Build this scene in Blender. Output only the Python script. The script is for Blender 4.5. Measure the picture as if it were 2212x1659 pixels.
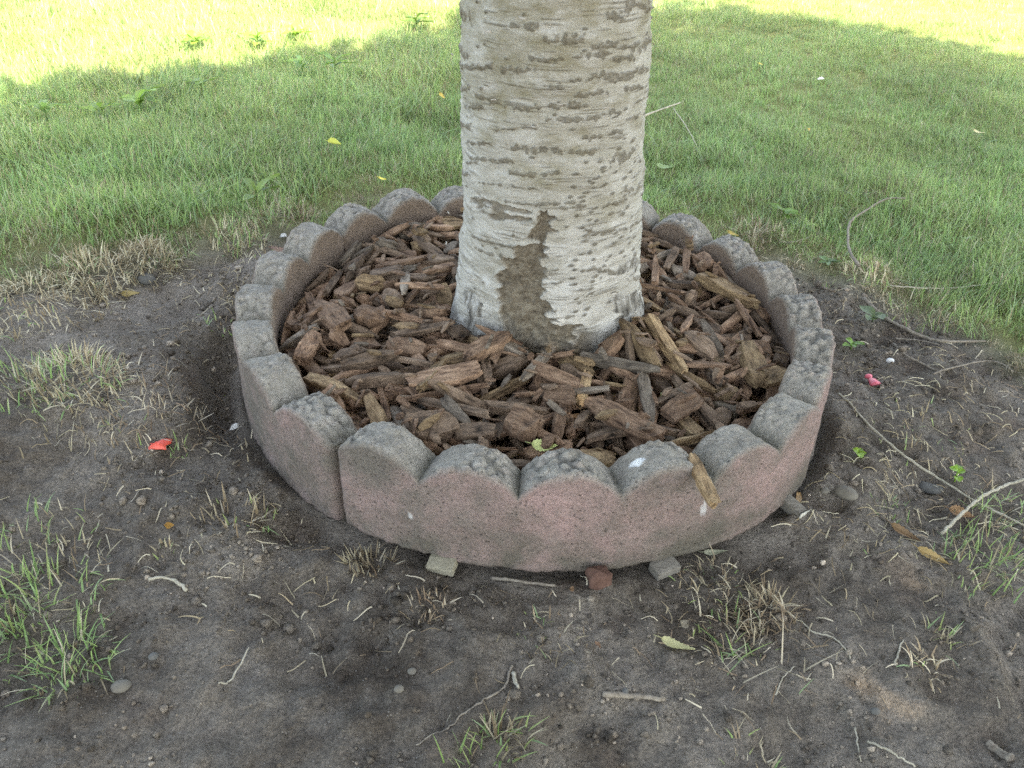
import bpy, math, random
import numpy as np
from mathutils import Matrix, Vector, Quaternion

for o in list(bpy.data.objects):
    bpy.data.objects.remove(o)
SC = bpy.context.scene
COL = SC.collection
rng = np.random.default_rng(11)
random.seed(5)
R_ = math.radians

# ------------------------------------------------------------------ camera
CAM_O = np.array([0.0, -1.397, 0.884])
PITCH, YAW, ROLL, FPX = 0.5788, -0.0277, 0.0069, 1993.3 / 2212.0     # focal length in picture widths
_f = np.array([math.sin(YAW) * math.cos(PITCH), math.cos(YAW) * math.cos(PITCH), -math.sin(PITCH)])
_r = np.array([math.cos(YAW), -math.sin(YAW), 0.0])
_u = np.cross(_r, _f)
CAM_R = math.cos(ROLL) * _r + math.sin(ROLL) * _u
CAM_U = np.cross(CAM_R, _f)
CAM_F = _f
cd = bpy.data.cameras.new("camera")
cam = bpy.data.objects.new("camera", cd)
COL.objects.link(cam)
cd.sensor_width = 36.0
cd.lens = 36.0 * FPX
cd.clip_start = 0.02
cd.clip_end = 500.0
cam.matrix_world = Matrix(((CAM_R[0], CAM_U[0], -CAM_F[0], CAM_O[0]),
                           (CAM_R[1], CAM_U[1], -CAM_F[1], CAM_O[1]),
                           (CAM_R[2], CAM_U[2], -CAM_F[2], CAM_O[2]),
                           (0, 0, 0, 1)))
SC.camera = cam

# ------------------------------------------------------------------ light
SUN_EL, SUN_AZ = R_(70), R_(140)            # azimuth clockwise from +Y
SUN_D = np.array([math.sin(SUN_AZ) * math.cos(SUN_EL), math.cos(SUN_AZ) * math.cos(SUN_EL), math.sin(SUN_EL)])
world = bpy.data.worlds.new("World")
SC.world = world
world.use_nodes = True
wn = world.node_tree.nodes
sky = wn.new("ShaderNodeTexSky")
sky.sky_type = 'NISHITA'
sky.sun_disc = False
sky.sun_elevation = SUN_EL
sky.sun_rotation = SUN_AZ
sky.dust_density = 2.5
sky.ozone_density = 0.6
world.node_tree.links.new(sky.outputs[0], wn["Background"].inputs[0])
wn["Background"].inputs[1].default_value = 0.15
sl = bpy.data.lights.new("sun", 'SUN')
sl.energy = 3.6
sl.angle = R_(0.53)
sl.color = (1.0, 0.965, 0.91)
sun = bpy.data.objects.new("sun", sl)
COL.objects.link(sun)
sun.rotation_euler = Vector(SUN_D).to_track_quat('Z', 'Y').to_euler()
sun.location = (3, -4, 12)
SC.view_settings.view_transform = 'Standard'
SC.view_settings.look = 'None'
SC.view_settings.exposure = 2.82
SC.view_settings.use_white_balance = True
SC.view_settings.white_balance_temperature = 8400
SC.view_settings.white_balance_tint = 8
SC.view_settings.gamma = 1.0
SC.view_settings.use_curve_mapping = False
SC.render.engine = 'CYCLES'
SC.cycles.use_denoising = False
SC.cycles.max_bounces = 5
SC.cycles.diffuse_bounces = 2
SC.cycles.transmission_bounces = 4
SC.cycles.transparent_max_bounces = 4


# ------------------------------------------------------------------ numeric helpers
def _h(ix, iy, iz, seed):
    with np.errstate(over='ignore'):
        n = (ix.astype(np.uint32) * np.uint32(374761393) + iy.astype(np.uint32) * np.uint32(668265263)
             + iz.astype(np.uint32) * np.uint32(2147483647 - 1274126177) + np.uint32((seed * 974711 + 13) & 0xffffffff))
        n = (n ^ (n >> np.uint32(13))) * np.uint32(1274126177)
        n = (n ^ (n >> np.uint32(16))) * np.uint32(2246822519)
        n = n ^ (n >> np.uint32(15))
    return n.astype(np.float64) / 4294967295.0


def vnoise(p, seed=0):
    """value noise in -1..1, p is (...,3)"""
    i = np.floor(p).astype(np.int64)
    f = p - i
    f = f * f * f * (f * (f * 6 - 15) + 10)
    r = 0
    for dx in (0, 1):
        wx = f[..., 0] if dx else 1 - f[..., 0]
        for dy in (0, 1):
            wy = f[..., 1] if dy else 1 - f[..., 1]
            for dz in (0, 1):
                wz = f[..., 2] if dz else 1 - f[..., 2]
                r = r + wx * wy * wz * _h(i[..., 0] + dx, i[..., 1] + dy, i[..., 2] + dz, seed)
    return r * 2 - 1


def fbm(p, octv=4, seed=0, gain=0.5):
    a, s, t = 1.0, 0, 0
    for k in range(octv):
        s = s + a * vnoise(p * (2.03 ** k) + 17.3 * k, seed + k)
        t += a
        a *= gain
    return s / t


def n2(x, y, sc, octv=4, seed=0, gain=0.5):
    x = np.asarray(x, float)
    y = np.asarray(y, float)
    return fbm(np.stack([x / sc, y / sc, np.full_like(x, 3.7)], -1), octv, seed, gain)


def worley(p, seed=0):
    """F1 distance and cell random"""
    i = np.floor(p).astype(np.int64)
    best = np.full(p.shape[:-1], 9.0)
    cid = np.zeros(p.shape[:-1])
    for dx in (-1, 0, 1):
        for dy in (-1, 0, 1):
            for dz in (-1, 0, 1):
                c = i + np.array([dx, dy, dz])
                a = [_h(c[..., 0], c[..., 1], c[..., 2], seed + q) for q in range(3)]
                d = (c[..., 0] + a[0] - p[..., 0]) ** 2 + (c[..., 1] + a[1] - p[..., 1]) ** 2 + (c[..., 2] + a[2] - p[..., 2]) ** 2
                m = d < best
                best = np.where(m, d, best)
                cid = np.where(m, a[0], cid)
    return np.sqrt(best), cid


def sstep(a, b, x):
    t = np.clip((x - a) / (b - a), 0, 1)
    return t * t * (3 - 2 * t)


def ray(x, y):
    """direction through a point of the picture, in a picture 2212 wide and 1659 high"""
    d = CAM_F + CAM_R * (x - 1106.0) / (2212 * FPX) + CAM_U * (829.5 - y) / (2212 * FPX)
    return d / np.linalg.norm(d)


# ------------------------------------------------------------------ object helpers
def mesh_obj(name, V, F, mat, parent=None, smooth=True, attrs=None, cattrs=None, base=True, loc=None, mesh=None):
    """one mesh object; V (n,3); F list of (m,k) index arrays"""
    V = np.asarray(V, float)
    if loc is None:
        if base and parent is None:
            loc = np.array([(V[:, 0].min() + V[:, 0].max()) / 2, (V[:, 1].min() + V[:, 1].max()) / 2, V[:, 2].min()])
        else:
            loc = np.zeros(3)
    loc = np.asarray(loc, float)
    me = bpy.data.meshes.new(name)
    Fs = [np.asarray(f, np.int32) for f in (F if isinstance(F, list) else [F]) if len(f)]
    nl = sum(f.size for f in Fs)
    npoly = sum(f.shape[0] for f in Fs)
    me.vertices.add(len(V))
    me.vertices.foreach_set("co", (V - loc).astype(np.float32).ravel())
    me.loops.add(nl)
    me.loops.foreach_set("vertex_index", np.concatenate([f.ravel() for f in Fs]))
    me.polygons.add(npoly)
    tot = np.concatenate([np.full(f.shape[0], f.shape[1], np.int32) for f in Fs])
    st = np.concatenate([[0], np.cumsum(tot)[:-1]]).astype(np.int32)
    me.polygons.foreach_set("loop_start", st)
    me.polygons.foreach_set("loop_total", tot)
    me.update(calc_edges=True)
    me.validate()
    me.polygons.foreach_set("use_smooth", np.full(len(me.polygons), bool(smooth)))
    for k, v in (attrs or {}).items():
        a = me.attributes.new(k, 'FLOAT', 'POINT')
        a.data.foreach_set("value", np.asarray(v, np.float32).ravel())
    for k, v in (cattrs or {}).items():
        a = me.attributes.new(k, 'FLOAT_COLOR', 'POINT')
        c = np.ones((len(V), 4), np.float32)
        c[:, :3] = v
        a.data.foreach_set("color", c.ravel())
    if mat:
        me.materials.append(mat)
    ob = bpy.data.objects.new(name, me)
    ob.location = loc
    COL.objects.link(ob)
    if parent is not None:
        ob.parent = parent
        ob.location = loc - np.array(parent.location)
    return ob


def tag(o, label=None, cat=None, group=None, kind=None):
    if label:
        o["label"] = label
    if cat:
        o["category"] = cat
    if group:
        o["group"] = group
    if kind:
        o["kind"] = kind
    return o


def empty(name, loc):
    o = bpy.data.objects.new(name, None)
    o.empty_display_size = 0.02
    o.location = loc
    COL.objects.link(o)
    return o


class MB:
    """collects pieces into one mesh"""
    def __init__(s):
        s.V, s.F3, s.F4, s.C, s.n = [], [], [], [], 0

    def add(s, V, F, col=None):
        V = np.asarray(V, float)
        F = np.asarray(F, np.int64)
        (s.F4 if F.shape[1] == 4 else s.F3).append(F + s.n)
        s.V.append(V)
        if col is not None:
            s.C.append(np.broadcast_to(np.asarray(col, float), (len(V), 3)))
        s.n += len(V)

    def more(s, F):      # faces on the last added vertices
        F = np.asarray(F, np.int64)
        (s.F4 if F.shape[1] == 4 else s.F3).append(F + s.n - len(s.V[-1]))

    def build(s, name, mat, parent=None, smooth=True, loc=None):
        F = []
        if s.F3:
            F.append(np.concatenate(s.F3))
        if s.F4:
            F.append(np.concatenate(s.F4))
        ca = {"bl": np.concatenate(s.C)} if s.C else None
        return mesh_obj(name, np.concatenate(s.V), F, mat, parent, smooth, cattrs=ca, loc=loc)


def grid_faces(n, m, wrap=False):
    """quads for an n x m vertex grid, index = i*m+j; wrap joins j"""
    i, j = np.meshgrid(np.arange(n - 1), np.arange(m if wrap else m - 1), indexing='ij')
    j2 = (j + 1) % m
    return np.stack([i * m + j, i * m + j2, (i + 1) * m + j2, (i + 1) * m + j], -1).reshape(-1, 4)


def tube(path, rad, m=6):
    path = np.asarray(path, float)
    n = len(path)
    rad = np.broadcast_to(np.asarray(rad, float), (n,))
    T = np.gradient(path, axis=0)
    T /= np.linalg.norm(T, axis=1)[:, None] + 1e-9
    ref = np.array([0.13, 0.21, 0.97])
    A = np.cross(T, ref)
    A /= np.linalg.norm(A, axis=1)[:, None] + 1e-9
    B = np.cross(T, A)
    t = np.arange(m) / m * 2 * np.pi
    V = path[:, None, :] + rad[:, None, None] * (np.cos(t)[None, :, None] * A[:, None, :] + np.sin(t)[None, :, None] * B[:, None, :])
    V = V.reshape(-1, 3)
    F = grid_faces(n, m, True)
    V = np.concatenate([V, path[:1], path[-1:]])
    k = np.arange(m)
    c0 = np.stack([k, (k + 1) % m, np.full(m, n * m)], -1)[:, ::-1]
    c1 = np.stack([(n - 1) * m + k, (n - 1) * m + (k + 1) % m, np.full(m, n * m + 1)], -1)
    return V, F, np.concatenate([c0, c1])


def spline(pts, n=24):
    pts = np.asarray(pts, float)
    P = np.vstack([2 * pts[0] - pts[1], pts, 2 * pts[-1] - pts[-2]])
    out = []
    seg = len(pts) - 1
    for t in np.linspace(0, seg - 1e-6, n):
        i = int(t)
        u = t - i
        a, b, c, d = P[i], P[i + 1], P[i + 2], P[i + 3]
        out.append(0.5 * ((2 * b) + (-a + c) * u + (2 * a - 5 * b + 4 * c - d) * u * u + (-a + 3 * b - 3 * c + d) * u ** 3))
    return np.array(out)


# ------------------------------------------------------------------ materials
class NT:
    def __init__(s, name, rough=0.9, spec=0.2):
        s.m = bpy.data.materials.new(name)
        s.m.use_nodes = True
        s.t = s.m.node_tree
        s.b = s.t.nodes["Principled BSDF"]
        s.b.inputs["Roughness"].default_value = rough
        s.b.inputs["Specular IOR Level"].default_value = spec

    def n(s, typ, **kw):
        nd = s.t.nodes.new(typ)
        for k, v in kw.items():
            if k.startswith("i_"):
                nd.inputs[k[2:].replace("_", " ")].default_value = v
            else:
                setattr(nd, k, v)
        return nd

    def l(s, a, b):
        s.t.links.new(a, b)

    def coord(s, kind="Object"):
        return s.n("ShaderNodeTexCoord").outputs[kind]

    def noise(s, scale, vec=None, detail=4.0, rough=0.55, dist=0.0, stretch=None, shift=None):
        v = vec
        if stretch or shift:
            mp = s.n("ShaderNodeMapping")
            if stretch:
                mp.inputs["Scale"].default_value = stretch
            s.l(vec, mp.inputs[0])
            if shift is not None:
                s.l(shift, mp.inputs["Location"])
            v = mp.outputs[0]
        nd = s.n("ShaderNodeTexNoise")
        nd.inputs["Scale"].default_value = scale
        nd.inputs["Detail"].default_value = detail
        nd.inputs["Roughness"].default_value = rough
        nd.inputs["Distortion"].default_value = dist
        if v is not None:
            s.l(v, nd.inputs["Vector"])
        return nd.outputs["Fac"]

    def ramp(s, fac, stops):
        nd = s.n("ShaderNodeValToRGB")
        el = nd.color_ramp.elements
        while len(el) < len(stops):
            el.new(0.5)
        for e, (p, c) in zip(el, stops):
            e.position = p
            e.color = (*c, 1) if len(c) == 3 else c
        s.l(fac, nd.inputs[0])
        return nd.outputs[0]

    def rng(s, fac, a, b, lo=0.0, hi=1.0):
        nd = s.n("ShaderNodeMapRange")
        for k, v in (("From Min", a), ("From Max", b), ("To Min", lo), ("To Max", hi)):
            nd.inputs[k].default_value = v
        s.l(fac, nd.inputs[0])
        return nd.outputs[0]

    def mix(s, fac, a, b, mode='MIX'):
        nd = s.n("ShaderNodeMix", data_type='RGBA', blend_type=mode)
        for sock, v in ((nd.inputs[0], fac), (nd.inputs[6], a), (nd.inputs[7], b)):
            if isinstance(v, (int, float)):
                sock.default_value = v
            elif isinstance(v, tuple):
                sock.default_value = (*v, 1)
            else:
                s.l(v, sock)
        return nd.outputs[2]

    def math(s, op, a, b=None):
        nd = s.n("ShaderNodeMath", operation=op)
        for sock, v in zip(nd.inputs, (a, b)):
            if v is None:
                continue
            if isinstance(v, (int, float)):
                sock.default_value = v
            else:
                s.l(v, sock)
        return nd.outputs[0]

    def attr(s, name, out="Fac"):
        return s.n("ShaderNodeAttribute", attribute_name=name).outputs[out]

    def bump(s, h, strength=0.5, dist=0.003, prev=None):
        nd = s.n("ShaderNodeBump")
        nd.inputs["Strength"].default_value = strength
        nd.inputs["Distance"].default_value = dist
        s.l(h, nd.inputs["Height"])
        if prev is not None:
            s.l(prev, nd.inputs["Normal"])
        return nd.outputs[0]

    def out(s, col, nrm=None, rough=None):
        if isinstance(col, tuple):
            s.b.inputs["Base Color"].default_value = (*col, 1)
        else:
            s.l(col, s.b.inputs["Base Color"])
        if nrm is not None:
            s.l(nrm, s.b.inputs["Normal"])
        if rough is not None:
            s.l(rough, s.b.inputs["Roughness"])
        return s.m


def mat_dirt(clod=False):
    t = NT("soil_clods" if clod else "soil", 0.95, 0.15)
    P = t.n("ShaderNodeNewGeometry").outputs["Position"]
    big = t.noise(3.2, P, 5, 0.6)
    mid = t.noise(17, P, 5, 0.6)
    fine = t.noise(210, P, 4, 0.8)
    base = t.ramp(big, [(0.36, (0.085, 0.068, 0.053)), (0.50, (0.160, 0.134, 0.108)), (0.62, (0.255, 0.220, 0.184))])
    base = t.mix(t.rng(mid, 0.42, 0.68, 0, 0.5), base, (0.240, 0.212, 0.180))
    rust = t.rng(t.noise(7.5, P, 3, 0.5, shift=None), 0.60, 0.72, 0, 0.45)
    base = t.mix(rust, base, (0.150, 0.105, 0.078))
    col = t.mix(1.0, base, t.ramp(fine, [(0.28, (0.40, 0.40, 0.40)), (0.5, (0.98, 0.98, 0.98)), (0.75, (1.6, 1.58, 1.55))]), 'MULTIPLY')
    # pale grains of sand and grit
    vo = t.n("ShaderNodeTexVoronoi", i_Scale=300.0)
    t.l(P, vo.inputs["Vector"])
    sp = t.n("ShaderNodeSeparateColor")
    t.l(vo.outputs["Color"], sp.inputs[0])
    grain = t.math('MULTIPLY', t.rng(sp.outputs[0], 0.86, 0.90), t.rng(vo.outputs["Distance"], 0.30, 0.18))
    col = t.mix(t.math('MULTIPLY', grain, 0.75), col, (0.33, 0.30, 0.265))
    if not clod:
        lawn = t.attr("lawn")
        col = t.mix(lawn, col, t.mix(mid, (0.145, 0.185, 0.055), (0.22, 0.20, 0.09)))
    else:
        bl = t.attr("bl", "Color")
        col = t.mix(1.0, col, bl, 'MULTIPLY')
    h = t.math('ADD', t.noise(95, P, 5, 0.65), t.math('MULTIPLY', fine, 0.5))
    return t.out(col, t.bump(h, 1.0, 0.010))


def mat_concrete():
    t = NT("scalloped_concrete", 0.92, 0.2)
    P = t.n("ShaderNodeNewGeometry").outputs["Position"]
    face, agg, cell, low, dry = t.attr("face"), t.attr("agg"), t.attr("cell"), t.attr("low"), t.attr("mark")
    blot = t.noise(6.5, P, 6, 0.65, 0.4)
    fine = t.noise(240, P, 4, 0.8)
    mott = t.noise(45, P, 4, 0.65)
    pink = t.ramp(blot, [(0.36, (0.150, 0.128, 0.110)), (0.47, (0.232, 0.174, 0.156)), (0.62, (0.325, 0.222, 0.206))])
    pink = t.mix(t.rng(mott, 0.40, 0.72, 0, 0.55), pink, (0.165, 0.148, 0.126))
    # grey-green weathering creeping up from the soil
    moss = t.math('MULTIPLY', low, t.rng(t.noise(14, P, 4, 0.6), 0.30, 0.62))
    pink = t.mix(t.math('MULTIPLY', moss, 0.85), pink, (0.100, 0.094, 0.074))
    grey = t.ramp(t.noise(26, P, 5, 0.6), [(0.3, (0.205, 0.185, 0.158)), (0.55, (0.280, 0.256, 0.220)), (0.75, (0.335, 0.308, 0.268))])
    stone = t.ramp(cell, [(0.0, (0.22, 0.202, 0.176)), (0.3, (0.285, 0.264, 0.230)), (0.6, (0.34, 0.312, 0.27)), (0.85, (0.30, 0.258, 0.222)), (1.0, (0.41, 0.382, 0.34))])
    grey = t.mix(t.math('MULTIPLY', agg, 0.8), grey, stone)
    grey = t.mix(t.math('MULTIPLY', t.math('MULTIPLY', t.attr('gapd'), agg), 0.62), grey, (0.085, 0.080, 0.068))
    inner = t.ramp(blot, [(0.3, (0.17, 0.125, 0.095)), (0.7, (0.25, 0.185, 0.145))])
    col = t.mix(t.rng(face, 0.0, 1.0), grey, pink)
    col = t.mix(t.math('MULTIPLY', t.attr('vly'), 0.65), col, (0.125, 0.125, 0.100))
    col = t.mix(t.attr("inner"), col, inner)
    col = t.mix(1.0, col, t.ramp(fine, [(0.25, (0.55, 0.55, 0.55)), (0.5, (1, 1, 1)), (0.78, (1.34, 1.34, 1.34))]), 'MULTIPLY')
    vo = t.n("ShaderNodeTexVoronoi", i_Scale=210.0)
    t.l(P, vo.inputs["Vector"])
    sp = t.n("ShaderNodeSeparateColor")
    t.l(vo.outputs["Color"], sp.inputs[0])
    pit = t.math('MULTIPLY', t.rng(sp.outputs[1], 0.88, 0.92), t.rng(vo.outputs["Distance"], 0.40, 0.2))
    col = t.mix(t.math('MULTIPLY', pit, 0.45), col, (0.06, 0.052, 0.045))
    col = t.mix(dry, col, (0.72, 0.73, 0.72))
    h = t.math('ADD', t.math('MULTIPLY', fine, 0.8), t.noise(120, P, 4, 0.7))
    h = t.math('SUBTRACT', h, t.math('MULTIPLY', pit, 0.8))
    return t.out(col, t.bump(h, 0.85, 0.003))


def mat_trunk():
    t = NT("birch_bark", 0.8, 0.25)
    P = t.n("ShaderNodeNewGeometry").outputs["Position"]
    len_, bare, root, stain = t.attr("lenticel"), t.attr("bare"), t.attr("root"), t.attr("stain")
    st = t.noise(14, P, 6, 0.65, 0.4, stretch=(1, 1, 3.2))
    fine = t.noise(90, P, 4, 0.7, stretch=(1, 1, 4.5))
    base = t.ramp(st, [(0.28, (0.285, 0.265, 0.228)), (0.46, (0.385, 0.366, 0.330)), (0.62, (0.475, 0.460, 0.428)), (0.8, (0.35, 0.316, 0.265))])
    base = t.mix(t.rng(fine, 0.48, 0.72, 0, 0.52), base, (0.235, 0.218, 0.188))
    base = t.mix(t.rng(t.noise(210, P, 3, 0.7, stretch=(1, 1, 2.5)), 0.56, 0.75, 0, 0.45), base, (0.58, 0.57, 0.54))
    ss = t.noise(22, P, 6, 0.7, 0.3, stretch=(1, 1, 2.0))
    alg = t.math('MULTIPLY', stain, t.rng(ss, 0.30, 0.62))
    base = t.mix(t.math('MULTIPLY', alg, 0.9), base, (0.205, 0.180, 0.115))
    dark = t.ramp(t.noise(160, P, 4, 0.7), [(0.3, (0.045, 0.036, 0.025)), (0.55, (0.130, 0.106, 0.072)), (0.8, (0.27, 0.232, 0.172))])
    col = t.mix(t.math('MULTIPLY', len_, 0.76), base, dark)
    b1 = t.ramp(t.noise(85, P, 6, 0.78, 0.5), [(0.30, (0.060, 0.047, 0.034)), (0.48, (0.150, 0.122, 0.089)), (0.62, (0.215, 0.183, 0.138)), (0.76, (0.34, 0.305, 0.25))])
    col = t.mix(bare, col, b1)
    r1 = t.ramp(t.noise(60, P, 5, 0.7, 0.6, stretch=(1.4, 1.4, 0.3)), [(0.36, (0.05, 0.045, 0.04)), (0.5, (0.22, 0.205, 0.18)), (0.68, (0.46, 0.45, 0.43))])
    col = t.mix(root, col, r1)
    h = t.math('ADD', fine, t.math('MULTIPLY', t.noise(170, P, 5, 0.75), t.math('ADD', 0.35, t.math('MULTIPLY', t.math('ADD', t.math('ADD', bare, len_), root), 1.4))))
    return t.out(col, t.bump(h, 0.65, 0.0030))


def mat_chip(name, stops, ragged=1.0):
    t = NT(name, 0.85, 0.2)
    O = t.coord()
    rnd = t.n("ShaderNodeObjectInfo").outputs["Random"]
    sh = t.n("ShaderNodeCombineXYZ")
    t.l(t.math('MULTIPLY', rnd, 37.0), sh.inputs[0])
    t.l(t.math('MULTIPLY', rnd, 91.0), sh.inputs[1])
    grain = t.noise(1.0, O, 6, 0.7, 0.5, stretch=(28, 150, 150), shift=sh.outputs[0])
    blot = t.noise(1.0, O, 5, 0.65, 0.3, stretch=(30, 55, 55), shift=sh.outputs[0])
    fine = t.noise(420, O, 3, 0.7)
    col = t.ramp(t.math('ADD', t.math('MULTIPLY', grain, 0.55), t.math('MULTIPLY', blot, 0.45)), stops)
    col = t.mix(1.0, col, t.ramp(fine, [(0.25, (0.6, 0.6, 0.6)), (0.5, (1, 1, 1)), (0.8, (1.3, 1.3, 1.3))]), 'MULTIPLY')
    hv = t.n("ShaderNodeHueSaturation")
    t.l(col, hv.inputs["Color"])
    t.l(t.rng(rnd, 0, 1, 0.60, 1.18), hv.inputs["Value"])
    hv.inputs["Saturation"].default_value = 1.04
    h = t.math('ADD', t.math('MULTIPLY', grain, 1.6), t.math('ADD', blot, t.math('MULTIPLY', fine, 0.35)))
    return t.out(hv.outputs[0], t.bump(h, 0.8, 0.004))


def mat_leafy(name, trans=0.35, gain=1.0, rough=0.55):
    """thin plant matter; colour from the 'bl' attribute of each blade"""
    t = NT(name, rough, 0.5)
    bl = t.attr("bl", "Color")
    P = t.n("ShaderNodeNewGeometry").outputs["Position"]
    big = t.noise(1.7, P, 3, 0.6)
    rnd = t.n("ShaderNodeObjectInfo").outputs["Random"]
    v = t.math('MULTIPLY', t.rng(big, 0.3, 0.7, 0.78 * gain, 1.22 * gain), t.rng(rnd, 0, 1, 0.82, 1.18))
    hv = t.n("ShaderNodeHueSaturation")
    t.l(bl, hv.inputs["Color"])
    t.l(v, hv.inputs["Value"])
    t.l(t.rng(t.noise(2.6, P, 2, 0.5), 0.3, 0.7, 0.485, 0.512), hv.inputs["Hue"])
    col = hv.outputs[0]
    t.l(col, t.b.inputs["Base Color"])
    tr = t.n("ShaderNodeBsdfTranslucent")
    t.l(col, tr.inputs[0])
    mx = t.n("ShaderNodeMixShader")
    mx.inputs[0].default_value = trans
    t.l(t.b.outputs[0], mx.inputs[1])
    t.l(tr.outputs[0], mx.inputs[2])
    t.l(mx.outputs[0], t.t.nodes["Material Output"].inputs[0])
    return t.m


def mat_plain(name, c1, c2, scale=60.0, rough=0.85, bump=0.4, stretch=None, spec=0.2, dist=0.002):
    t = NT(name, rough, spec)
    O = t.coord()
    nz = t.noise(scale, O, 5, 0.65, stretch=stretch)
    col = t.ramp(nz, [(0.32, c1), (0.68, c2)])
    return t.out(col, t.bump(t.noise(scale * 3, O, 4, 0.7, stretch=stretch), bump, dist))


M = {
    'soil': mat_dirt(), 'clod': mat_dirt(True), 'concrete': mat_concrete(), 'trunk': mat_trunk(),
    'red': mat_chip('bark_reddish', [(0.36, (0.045, 0.024, 0.016)), (0.49, (0.252, 0.156, 0.102)), (0.62, (0.43, 0.284, 0.192))]),
    'dark': mat_chip('bark_dark', [(0.36, (0.028, 0.020, 0.014)), (0.49, (0.182, 0.124, 0.086)), (0.64, (0.32, 0.228, 0.161))]),
    'gold': mat_chip('bark_golden', [(0.36, (0.060, 0.038, 0.020)), (0.49, (0.27, 0.180, 0.105)), (0.62, (0.46, 0.325, 0.19))]),
    'grey': mat_chip('bark_grey', [(0.36, (0.055, 0.042, 0.032)), (0.49, (0.225, 0.178, 0.136)), (0.64, (0.38, 0.312, 0.245))]),
    'grass': mat_leafy('grass_blade', 0.44, 1.0, 0.42),
    'dead': mat_leafy('dead_grass', 0.25, 1.0, 0.8),
    'leaf': mat_leafy('fallen_leaf', 0.25, 1.0, 0.6),
    'crownleaf': mat_leafy('birch_leaf', 0.30, 1.0, 0.5),
    'twig': mat_plain('dry_twig', (0.14, 0.115, 0.09), (0.30, 0.26, 0.21), 120, stretch=(1, 1, 1)),
    'stalk': mat_plain('pale_stalk', (0.30, 0.27, 0.20), (0.46, 0.42, 0.34), 90),
    'limb': mat_plain('birch_limb', (0.20, 0.18, 0.15), (0.48, 0.46, 0.42), 12),
    'pebble': mat_plain('river_pebble', (0.125, 0.112, 0.092), (0.185, 0.168, 0.14), 40, 0.75, 0.15),
    'pebble_grey': mat_plain('grey_stone', (0.09, 0.088, 0.082), (0.15, 0.145, 0.133), 60, 0.85, 0.3),
    'rock_red': mat_plain('red_rock', (0.085, 0.045, 0.034), (0.15, 0.085, 0.065), 70, 0.9, 0.5),
    'shim_wood': mat_plain('weathered_wood_shim', (0.22, 0.195, 0.14), (0.37, 0.335, 0.25), 40, 0.85, 0.5, (1, 6, 6)),
    'shim_grey': mat_plain('grey_wood_shim', (0.13, 0.115, 0.095), (0.23, 0.21, 0.18), 40, 0.85, 0.5, (1, 6, 6)),
    'shim_end': mat_plain('pale_sawn_end', (0.45, 0.43, 0.36), (0.62, 0.60, 0.53), 160, 0.85, 0.6),
    'rubber_red': mat_plain('red_rubber', (0.72, 0.085, 0.060), (0.85, 0.14, 0.10), 50, 0.45, 0.15, spec=0.5),
    'rubber_pink': mat_plain('pink_rubber', (0.60, 0.10, 0.14), (0.72, 0.16, 0.20), 50, 0.45, 0.15, spec=0.5),
    'white': mat_plain('white_scrap', (0.62, 0.62, 0.60), (0.78, 0.78, 0.76), 50, 0.7, 0.2),
    'peel': mat_plain('bark_curl', (0.24, 0.20, 0.16), (0.52, 0.50, 0.46), 60, 0.8, 0.3),
}

# ------------------------------------------------------------------ ground
TY = 0.0444                      # the yard falls a little to the right


def lawn_edge(x):
    """y where the turf begins"""
    return np.interp(x, [-6, -1.9, -1.25, -1.08, -0.84, -0.66, -0.50, -0.42, -0.25, -0.10, 0.28, 0.44, 0.60, 0.72, 0.84, 0.92, 1.05, 1.5, 2.2, 6],
                     [-1.4, -0.75, -0.20, -0.04, 0.10, 0.22, 0.36, 0.46, 0.54, 0.56, 0.54, 0.48, 0.42, 0.31, 0.15, 0.02, -0.10, -0.42, -0.75, -1.5])


def lawn_mask(x, y):
    d = y - lawn_edge(x) + 0.10 * n2(x, y, 0.22, 3, 91)
    return sstep(-0.10, 0.26, d)


def ground_z(x, y):
    x = np.asarray(x, float)
    y = np.asarray(y, float)
    r = np.hypot(x, y)
    z = -TY * np.clip(x, -3, 3)
    near = np.exp(-(np.clip(r - 0.5, 0, 9) / 1.6) ** 2)
    lm = lawn_mask(x, y)
    # soil banked up left of the ring and the trench dug beside it
    az = np.arctan2(x, -y)
    left = sstep(-0.15, -0.62, x) * sstep(-0.75, -0.15, y) * near
    z = z + 0.055 * left
    tr = np.exp(-((r - 0.540) / 0.035) ** 2) * sstep(-0.95, -1.25, az) * sstep(-1.85, -1.45, az)
    z = z - 0.075 * tr
    # soil scraped away below the front block
    fr = np.exp(-(np.clip(r - 0.5, 0, 9) / 0.09) ** 2) * sstep(1.2, 0.4, np.abs(az))
    z = z - 0.020 * fr
    # lumps, heel marks, ripples
    z = z + near * (0.032 * n2(x, y, 0.30, 3, 5) + (1 - 0.5 * lm) * (0.017 * n2(x, y, 0.085, 3, 21) + 0.0095 * n2(x, y, 0.030, 3, 33) + 0.0035 * np.abs(n2(x, y, 0.013, 2, 35))))
    pf = sstep(0.15, 0.5, n2(x, y, 0.16, 2, 61))
    z = z - near * 0.012 * pf * (1 - lm)
    rip = np.sin((x * 0.8 + y * 1.1) * 120 + 4 * n2(x, y, 0.1, 2, 71))
    z = z + 0.0016 * rip * near * sstep(0.1, 0.4, n2(x, y, 0.25, 2, 77)) * (1 - lm)
    # cut turf edges
    z = z + 0.020 * lm * near + 0.03 * n2(x, y, 0.9, 2, 13) * lm * 0.5
    # level where the ring sits
    flat = sstep(0.53, 0.49, r)
    z = z * (1 - flat) + flat * (-TY * x - 0.012)
    return z


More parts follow.
